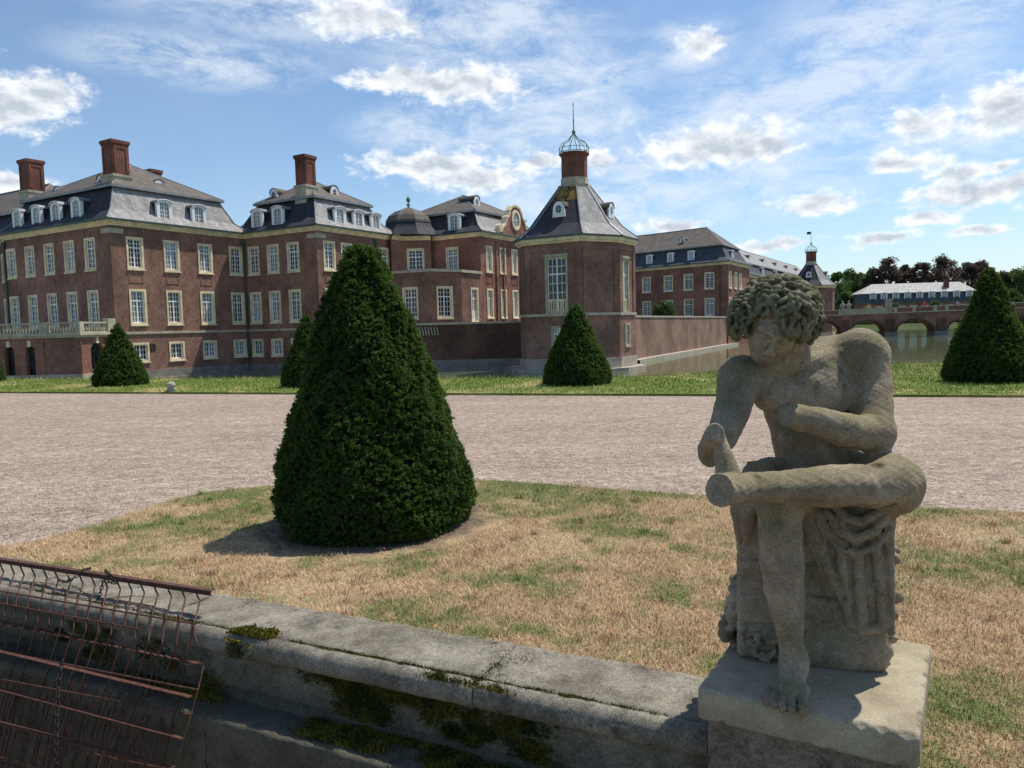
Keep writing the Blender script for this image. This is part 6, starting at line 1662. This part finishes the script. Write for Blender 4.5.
def conc(name, c1, c2, lich=.35, dark=.5):
    def fn(t, b):
        w = t.wpos(); c = t.mix(t.ramp(t.noise(w, 4, 6, .72), .3, .7), c1, c2)
        sp = t.voro(w, 130, 'F1', 'Color'); s = t.new('ShaderNodeSeparateColor'); t.link(sp, s.inputs[0])
        c = t.vmath('SCALE', c, scale=t.ramp(s.outputs[0], 0, 1, .72, 1.28, False))
        c = t.mix(t.ramp(t.noise(w, 7, 7, .82), .50, .68, 0, dark), c, (.055, .05, .042))
        c = t.mix(t.ramp(t.noise(w, 27, 5, .8), .62, .70, 0, lich), c, (.50, .50, .45))
        nn = t.new('ShaderNodeNewGeometry'); z = t.new('ShaderNodeSeparateXYZ'); t.link(w, z.inputs[0])
        # lower stones darkened: painted-in shade under the coping, plus algae and damp
        lowz = t.ramp(t.math('ADD', z.outputs[2], t.math('MULTIPLY', t.noise(w, 3.0, 5, .7), .35)), -.05, .28, 1, 0)
        c = t.mix(t.math('MULTIPLY', lowz, .5), c, (.055, .055, .035))
        t.inp(b.inputs['Normal'], t.bump(t.math('ADD', t.noise(w, 60, 6, .8), t.math('MULTIPLY', t.noise(w, 240, 2), .8)), .8, .006)); return c
    return material(name, fn, .95, .15)
M['coping_stone'] = conc('coping_stone', (.15, .13, .10), (.34, .31, .25), .6, .75)
M['wall_stone'] = conc('wall_stone', (.10, .085, .062), (.22, .195, .15), .25, .85)
t = MB(); w_ = .60
F = frame(pa + pd * .045 + pn * .045, pa + pd * .64 + pn * .045)
q = [pa + pd * .018 + pn * .06, pa + pd * .60 + pn * .06, pa + pd * .615 + pn * .67, pa + pd * .045 + pn * .67]
M['block_stone'] = conc('block_stone', (.15, .125, .095), (.30, .265, .21), .25, .85)
t.prism([(p.x - pa.x, p.y - pa.y) for p in q], -1.6, -.112, 0); t.build('block', ['block_stone'], ped)

# ------------------------------------------------------------ low garden wall with moulded coping
def wp(s, n, z): p = wall_far0 + wd * s + wn * n; return Vector((p.x, p.y, z))
gw = empty('garden_wall', 'low mossy stone parapet wall with a moulded coping running to the pedestal', 'wall', None, (0, 0, 0))
SL = (wall_far1 - wall_far0).length
sj = (gz(515, 646, .03) - wall_far0).dot(wd)
prof = [(0, -.25), (0, .022), (-.008, .03), (-.30, .031), (-.368, .030), (-.374, .020), (-.382, .020), (-.390, .030), (-.41, .028), (-.432, .016), (-.446, -.006), (-.45, -.035), (-.444, -.06), (-.428, -.078), (-.412, -.086), (-.408, -.25)]
def extrude(prof, s0, s1, step=.03, amp=.0022, seed=0):
    """stone profile along the wall, with weathered faces"""
    dense = [prof[0]]
    for a, b in zip(prof, prof[1:]):
        L = sqrt((a[0] - b[0]) ** 2 + (a[1] - b[1]) ** 2); k = max(1, int(L / .025))
        for i in range(1, k + 1): dense.append((a[0] + (b[0] - a[0]) * i / k, a[1] + (b[1] - a[1]) * i / k))
    ns = max(2, int((s1 - s0) / step)); V_ = []; rs = np.random.RandomState(seed); ph = rs.uniform(0, 6, 12)
    for i in range(ns + 1):
        s_ = s0 + (s1 - s0) * i / ns
        e = min(i, ns - i); end = .006 if e == 0 else 0
        for j, (n, z) in enumerate(dense):
            w = amp * (sin(s_ * 31 + j * .9 + ph[0]) + sin(s_ * 67 + j * 2.1 + ph[1]) + sin(s_ * 13 + j * .4 + ph[2]) + rs.normal(0, .55))
            cn, cz = -.2, -.12
            d = sqrt((n - cn) ** 2 + (z - cz) ** 2) + 1e-6
            V_.append(wp(s_, n + (n - cn) / d * (w - end), z + (z - cz) / d * (w - end)))
    m = len(dense); fs_ = []
    for i in range(ns):
        for j in range(m - 1): a = i * m + j; fs_.append((a, a + 1, a + m + 1, a + m))
    t = MB(); t.add(V_, fs_, 0); t.add([V_[j] for j in range(m)], [tuple(range(m))[::-1]], 0); t.add([V_[ns * m + j] for j in range(m)], [tuple(range(m))], 0)
    return t
for i, (s0, s1) in enumerate(((-3.0, -.9), (-.895, sj - 1.9), (sj - 1.895, sj - .003), (sj + .003, SL + .12))):
    extrude(prof, s0, s1, seed=i).build('coping_stone', ['coping_stone'], gw, True)
bp = [(-.40, -.08), (-.402, -.20), (-.42, -.305), (-.44, -.312)]
extrude([(-.395, -.07), (-.40, -.18), (-.405, -.30), (-.425, -.318)], -3, SL + .3, amp=.004, seed=9).build('wall_face', ['wall_stone'], gw, True)
for i, (s0, s1) in enumerate(((-3, .9), (.906, 2.55), (2.556, 5.2))):
    extrude([(-.38, -.31), (-.585, -.312), (-.60, -.325), (-.603, -.50), (-.603, -1.7)], s0, s1, amp=.0035, seed=20 + i).build('ledge_stone', ['wall_stone'], gw, True)
t = MB(); t.poly([wp(-4, -.6, -1.7), wp(6, -.6, -1.7), wp(6, -4, -1.7), wp(-4, -4, -1.7)][::-1], 0)
structure('lower_ground', t, ['gravel'])

# moss cushions on the wall
def moss_fn(t, b):
    r = t.new('ShaderNodeNewGeometry').outputs['Random Per Island']; w = t.wpos()
    return t.mix(t.ramp(t.noise(w, 9, 4), .4, .6), t.mix(r, (.03, .042, .009), (.08, .09, .018)), t.mix(r, (.09, .085, .012), (.22, .18, .03)))
M['moss'] = material('moss', moss_fn, .95, .1)
def moss(label, pts, size=.008):
    """pts: positions + outward normals"""
    P = np.array([p for p, _ in pts]); N = np.array([n for _, n in pts]); m = len(P)
    rs = np.random.RandomState(m); D = N + rs.normal(0, .45, (m, 3)); D /= np.linalg.norm(D, axis=1)[:, None]; Sd = np.cross(D, rs.normal(0, 1, (m, 3))); Sd /= np.linalg.norm(Sd, axis=1)[:, None]
    L = size * rs.uniform(.5, 1.6, m)[:, None]; W = size * .35
    v = np.stack([P - Sd * W - N * .002, P + Sd * W - N * .002, P + Sd * W * .8 + D * L * .7, P + D * L, P - Sd * W * .8 + D * L * .7], 1).reshape(-1, 3)
    tag(link('moss', raw_mesh('moss', v, np.arange(m)[:, None] * 5 + np.array([0, 1, 2, 3, 4]), ['moss'])), label, 'moss', kind='stuff')
mr = np.random.RandomState(12)
def sn(px, py, n, z=None):   # s coordinate of a pixel on the coping (height z)
    p = gz(px, py, z); return (p - wall_far0).dot(wd)
nd = np.array(-wn); up3 = np.array([0, 0, 1.])
def clump(s0, s1, na, nb, z, cnt, patch=1.0, thick=.012):
    out = []; ph = mr.uniform(0, 6, 4)
    cs = [(mr.uniform(s0, s1), mr.uniform(na, nb), mr.uniform(.02, .06)) for _ in range(int(10 * patch))]
    while len(out) < cnt:
        c = cs[mr.randint(len(cs))]; s_ = c[0] + mr.normal(0, c[2]); n_ = c[1] + mr.normal(0, c[2] * .5)
        if not (min(na, nb) - .01 <= n_ <= max(na, nb) + .01): continue
        h = thick * max(0, 1 - ((s_ - c[0]) ** 2 + (n_ - c[1]) ** 2) / (c[2] * 2) ** 2)
        out.append((np.array(wp(s_, n_, z + mr.uniform(.2, 1) * h)), up3))
    return out
def face_clump(s0, s1, z0, z1, n, cnt, k=14, thick=.014):
    out = []; cs = [(mr.uniform(s0, s1), mr.uniform(z0, z1), mr.uniform(.02, .07)) for _ in range(k)]
    while len(out) < cnt:
        c = cs[mr.randint(k)]; s_ = c[0] + mr.normal(0, c[2]); z_ = c[1] + mr.normal(0, c[2] * .6)
        if not (z0 - .03 <= z_ <= z1 + .02): continue
        h = thick * max(0, 1 - ((s_ - c[0]) ** 2 + (z_ - c[1]) ** 2) / (c[2] * 2) ** 2)
        out.append((np.array(wp(s_, n - h * mr.uniform(.2, 1), z_)), nd))
    return out
sx = lambda px, py, z=.03: sn(px, py, 0, z)
S1 = sx(243, 636)
cs = []
for k in range(3600):
    c = [(0, -.385, .035), (.06, -.40, .03), (-.03, -.42, .03), (.12, -.378, .02)][mr.randint(4)]; s_ = S1 + c[0] + mr.normal(0, c[2]); n_ = c[1] + mr.normal(0, .018)
    zz = .03 + .022 * max(0, 1 - ((s_ - S1 - c[0]) / .07) ** 2) * mr.uniform(.3, 1)
    if n_ < -.43: n_ = -.452; zz = mr.uniform(-.07, .02)
    cs.append((np.array(wp(s_, n_, zz)), up3 if n_ > -.45 else nd))
moss('yellow green moss cushion spilling over the coping edge beside the rusty grille', cs, .011)
moss('thin moss line growing in the groove along the coping edge', clump(S1 + .15, SL - .1, -.372, -.388, .024, 5200, 6, .004) + clump(sj - .06, sj + .1, -.06, -.38, .026, 500, 1, .004) + clump(S1 - 2.0, S1, -.372, -.39, .024, 2500, 4, .006), .006)
S2, S3 = sx(300, 660), sx(560, 700)
moss('dark green moss hanging on the shaded wall face below the coping', face_clump(S2, S3 - .05, -.24, -.09, -.405, 15000, 26) + face_clump(S2 - .1, S3, -.12, -.085, -.408, 9000, 26) + face_clump(S1 - 1.6, S1 - .2, -.28, -.1, -.405, 4000, 12), .010)
moss('green moss carpet lying on the narrow ledge below the coping', clump(S2 - .05, S2 + .35, -.42, -.56, -.308, 6000, 2) + clump(S3 - .55, S3 + .12, -.44, -.58, -.308, 7000, 2) + clump(S1 - .9, S1 - .15, -.42, -.5, -.308, 6000, 2) + clump(S2 + .2, S3 - .4, -.41, -.44, -.308, 2600, 1.6), .011)
moss('pale yellow lichen cushions on the moulded edge near the coping joint', clump(sj - .25, sj + .12, -.39, -.44, .016, 2600, 1.5, .012), .008)

# ------------------------------------------------------------ rusty grille hung over the wall
def rust(t, b):
    w = t.wpos(); b.inputs['Metallic'].default_value = .15
    c = t.mix(t.ramp(t.noise(w, 35, 5, .75), .35, .65), (.050, .022, .015), (.13, .056, .038))
    t.inp(b.inputs['Normal'], t.bump(t.noise(w, 260, 4, .8), .5, .002)); return c
M['rust'] = material('rust', rust, .75, .35)
def wpix(px, py, n):      # the point of the plane n from the wall line seen through a pixel
    P0 = wall_far0 + wn * n; r = ray(px, py); return EYEP + r * ((P0 - EYEP).dot(wn) / r.dot(wn))
gr = empty('rusty_grille', 'rusty bent steel rod grille hanging over the garden wall at the left', 'grille', None, tuple(wpix(213, 590, -.27)))
g0 = Vector(gr.location)
def gbuild(mb, name, par=None):
    mb.v = [(v[0] - g0.x, v[1] - g0.y, v[2] - g0.z) for v in mb.v]; return mb.build(name, ['rust'], gr if par is None else par)
r0_, r1_ = wpix(-60, 549.5, -.27), wpix(213, 590.5, -.27); rdx = (r1_ - r0_).normalized()
t = MB()
def bar(t, a, b, wv, hv):   # flat bar between a and b with half extents along wv and hv
    t.hexa([a - wv - hv, b - wv - hv, b + wv - hv, a + wv - hv, a - wv + hv, b - wv + hv, b + wv + hv, a + wv + hv], 0)
upv = Vector((0, 0, 1))
bar(t, r0_, r1_, wn * .016, upv * .002); bar(t, r0_ - wn * .0145 - upv * .011, r1_ - wn * .0145 - upv * .011, wn * .0018, upv * .0125)
gbuild(t, 'top_rail')
tops = [-34, -22, -11, -1, 9.7, 19.5, 30.7, 42.7, 54, 66, 78.6, 90.6, 103, 116, 127.5, 140, 153.4, 167, 181, 195.4]
def railpt(x):
    y = 549.5 + (x + 60) * (590.5 - 549.5) / 273; return wpix(x, y + 3, -.277)
NB = -.52; 
def lean(x, dy): return x - 4 - .245 * dy       # rods drift left as they go down
rg = random.Random(9)
for i, x in enumerate(tops):
    y0 = 552 + (x + 60) * .150
    dy = 30 + i * .35
    a = railpt(x); b = wpix(x + 4.5, y0 + 11, -.31); c = wpix(x - 1.5 + rg.uniform(-1, 1), y0 + dy - 2, -.43)
    d_ = wpix(x - 5, y0 + dy + 22, -.50); e = wpix(lean(x, 120) + rg.uniform(-2, 2), y0 + 150, -.69); f_ = wpix(lean(x, 230) + rg.uniform(-3, 3), y0 + 262, -.86)
    t = MB()
    if i == len(tops) - 1: t.tube([a, b, c, wpix(x + 1.5, y0 + 52, -.47)], .0044, 6); t.tube([c, wpix(186, 655, -.50)], .0044, 6)
    elif i % 5 == 3: t.tube([a, b, c, d_, wpix(lean(x, 60), y0 + 95, -.56)], .0047, 6)
    else: t.tube([a, b, c, d_, e, f_], .0047, 6)
    gbuild(t, 'rod')
# second layer of straight rods behind
for i in range(17):
    x = -20 + i * 12.8 + rg.uniform(-1.5, 1.5)
    y0 = 618 + x * .19; t = MB(); x1 = min(x, 199)
    t.tube([wpix(x1 + 2, y0 + 14, -.47), wpix(x1 - 12, y0 + 75, -.62), wpix(x1 - 42, y0 + 205, -.80)], .0044, 6); gbuild(t, 'rod')
for i in range(15):       # a third, more slanted set lower down
    x = -10 + i * 13.5 + rg.uniform(-2, 2); y0 = 668 + x * .2; t = MB(); t.tube([wpix(x, y0, -.63), wpix(x - 15 - i * .5, y0 + 60, -.72), wpix(x - 32 - i, y0 + 140, -.84)], .0042, 6); gbuild(t, 'rod')
def hbar(x0, y0, x1, y1, n, kind='rod', sag=0):
    t = MB(); a, b = wpix(x0, y0, n), wpix(x1, y1, n)
    if kind == 'flat': bar(t, a, b, wn * .011, upv * .0022)
    else: t.tube([a, (a + b) / 2 + upv * sag, b], .0047, 6)
    gbuild(t, 'flat_bar' if kind == 'flat' else 'cross_rod')
hbar(-60, 581, 196, 624, -.455); hbar(-60, 592, 143, 630, -.47)
hbar(-60, 611, 203, 664, -.50, 'flat'); hbar(-60, 607, 185, 661, -.47)
hbar(-60, 640, 198, 690, -.59); hbar(-60, 637, 191, 697, -.62, 'flat')
hbar(-60, 668, 191, 715, -.65); hbar(-60, 673, 184, 738.5, -.70, 'flat')
hbar(-60, 707, 175, 768, -.75, 'flat'); hbar(-60, 742, 160, 800, -.79, 'flat'); hbar(-60, 722, 170, 770, -.72); hbar(-60, 750, 140, 795, -.74)
t = MB(); t.tube([wpix(203, 663, -.50), wpix(186, 665, -.54), wpix(185, 661, -.47)], .0028, 6); t.tube([wpix(204, 665, -.50), wpix(198, 690, -.59), wpix(191, 715, -.65), wpix(184, 738, -.70), wpix(174, 775, -.76)], .0028, 6); gbuild(t, 'edge_rod')
t = MB(); bar(t, wpix(18, 694, -.64), wpix(-2, 760, -.74), wd * .007, upv * .003); gbuild(t, 'brace')
# bent loops of wire above the wall
for (x, y) in ((62, 592), (80, 594), (96, 600)):
    t = MB(); t.tube([wpix(x, y - 4, -.36), wpix(x + 13, y + 4, -.34), wpix(x + 12, y + 13, -.38), wpix(x + 4, y + 16, -.42)], .0028, 6); gbuild(t, 'bent_wire')
t = MB(); t.tube([wpix(118, 600, -.36), wpix(153, 606, -.34), wpix(155, 612, -.40)], .0028, 6); gbuild(t, 'bent_wire')
# dry branch bundles caught behind the rods
# chain
def chain(label, pts, r=.010, th=.0028, name='chain'):
    """oval links along a polyline"""
    P = [Vector(p) for p in pts]; seg = []; L = r * 1.75
    cum = [0]; 
    for a, b in zip(P, P[1:]): cum.append(cum[-1] + (b - a).length)
    n = int(cum[-1] / L); t = MB()
    for i in range(n):
        s_ = (i + .5) * L; j = max(k for k in range(len(cum) - 1) if cum[k] <= s_); a, b = P[j], P[j + 1]; p = a + (b - a) * ((s_ - cum[j]) / (cum[j + 1] - cum[j])); d = (b - a).normalized()
        x = d.cross(Vector((.3, .2, 1))).normalized(); y = d.cross(x); w = x if i % 2 else y
        t.tube([p + d * (cos(2 * pi * k / 12) * r * 1.25) + w * (sin(2 * pi * k / 12) * r * .75) for k in range(13)], th, 6, caps=False)
    o = t.build(name, ['chain_iron'], None, True); tag(o, label, 'chain'); return o
M['chain_iron'] = flat('chain_iron', (.030, .022, .018), .6, .3, 30, .3)
chain('dark iron chain looped over the rusty top rail', [wpix(80, 571, -.20), wpix(90, 568.5, -.22), wpix(80, 572, -.30), wpix(73, 579, -.33), wpix(66, 582, -.33), wpix(56, 579, -.33)], .011)
chain('short chain wrapped round the rail and dropping behind the rods', [wpix(105, 570.5, -.22), wpix(110, 575, -.29), wpix(116, 583, -.30), wpix(103, 581, -.33), wpix(101, 590, -.35), wpix(98, 600, -.36), wpix(96, 608, -.38)], .011)
chain('long thin chain hanging down behind the rusty grille', [wpix(62, 660, -.66), wpix(58, 690, -.72), wpix(57, 720, -.78), wpix(56, 745, -.82), wpix(57, 800, -.86)], .013)
t = MB(); 
for k, (x, y, n, ln, an) in enumerate(((20, 583, -.30, 40, -.1), (30, 588, -.34, 55, .12), (60, 590, -.30, 50, .2), (45, 580, -.34, 30, -.3), (90, 596, -.3, 60, .1), (110, 598, -.34, 50, -.15), (5, 586, -.33, 40, .1), (75, 600, -.36, 50, .0), (125, 603, -.33, 40, .05))):
    a = wpix(x, y, n); b = wpix(x + ln * cos(an), y + ln * sin(an) + ln * .15, n - .02); t.tube([a, (a + b) / 2 + upv * .012, b], [.004, .003, .0012], 5)
    for q in (.35, .6, .8): p = a + (b - a) * q; t.tube([p, p + wd * .03 * (1 if k % 2 else -1) + upv * .02 - wn * .02, p + wd * .05 + upv * .015 - wn * .05], [.002, .0015, .0008], 4)
M['dry_twig'] = flat('dry_twig', (.30, .22, .15), .85, .25, 20)
tag(t.build('dry_twigs', ['dry_twig']), 'dry twigs and debris lying on the coping behind the rusty rods', 'twigs', kind='stuff')

# ------------------------------------------------------------ people on the bridge
def plain(name, c): M[name] = flat(name, c, .8, .05, 4)
plain('skin', (.48, .29, .21)); plain('shirt_red', (.62, .05, .05)); plain('shirt_yellow', (.62, .42, .06)); plain('shirt_dark', (.05, .05, .06)); plain('shirt_lilac', (.42, .38, .5)); plain('jeans', (.07, .09, .15)); plain('hair_brown', (.07, .045, .03))
def person(label, x, shirt, seed, off=-1.0, turn=0.0, s=1.0):
    p, zd = on_bridge(x, off); root = empty('person', label, 'person', 'visitors on the bridge', (p.x, p.y, zd)); rs = random.Random(seed)
    def figure(parts):
        S = Sdf((-.42, -.34, -.03), (.42, .34, 1.85), .022); parts(S); return S
    def body(S):
        for sx in (-1, 1):
            S.chain([(sx * .09, 0, .92), (sx * .10, -.03 * sx * rs.uniform(-1, 2), .50), (sx * .105, .03 * sx, .09)], [.088, .062, .045], .02)
            S.seg((sx * .105, .03, .05), (sx * .12, -.13, .035), .045, .035, .02)
            S.chain([(sx * .19, 0, 1.42), (sx * .25, .02, 1.16), (sx * .22, -.10, .95)], [.055, .045, .034], .02)
            S.ell((sx * .215, -.14, .90), (.035, .045, .05), None, .02)
        S.ell((0, 0, .98), (.165, .11, .13), None, .04); S.ell((0, 0, 1.25), (.175, .11, .24), None, .04)
        S.seg((-.16, 0, 1.44), (.16, 0, 1.44), .06, .06, .04); S.seg((0, 0, 1.45), (0, -.01, 1.58), .055, .05, .02); S.ell((0, -.015, 1.65), (.077, .095, .12), None, .01); S.ell((0, -.11, 1.63), (.014, .02, .02), None, .01)
    def clothing(S):
        S.ell((0, 0, 1.0), (.18, .125, .12), None, .04); S.ell((0, 0, 1.26), (.19, .125, .24), None, .04); S.seg((-.17, 0, 1.44), (.17, 0, 1.44), .072, .072, .04)
        for sx in (-1, 1): S.chain([(sx * .19, 0, 1.43), (sx * .24, .015, 1.22)], [.072, .065], .02)
    def legs(S):
        S.ell((0, 0, .95), (.175, .12, .10), None, .04)
        for sx in (-1, 1): S.chain([(sx * .09, 0, .9), (sx * .10, 0, .5), (sx * .105, .02, .12)], [.10, .078, .062], .02)
    def hr(S): S.ell((0, .02, 1.69), (.088, .10, .10), None, .0)
    link('body', figure(body).mesh('body', ['skin']), root); link('shirt', figure(clothing).mesh('shirt', [shirt]), root); link('trousers', figure(legs).mesh('trousers', ['jeans']), root); link('hair', figure(hr).mesh('hair', ['hair_brown']), root)
    root.rotation_euler = (0, 0, turn); root.scale = (s, s, s)
person('person in a yellow top behind the pale balustrade of the bridge', 869, 'shirt_yellow', 1, -.8, .2, 1.12)
person('person in a bright red top behind the bridge parapet', 925, 'shirt_red', 2, -.8, -.3, 1.15)
person('person in dark clothes standing on the bridge left of the one in lilac', 954, 'shirt_dark', 3, -.9, .8, 1.05)
person('person in a lilac top standing on the bridge near the yew cone', 958.5, 'shirt_lilac', 4, -1.1, -.5, 1.05)
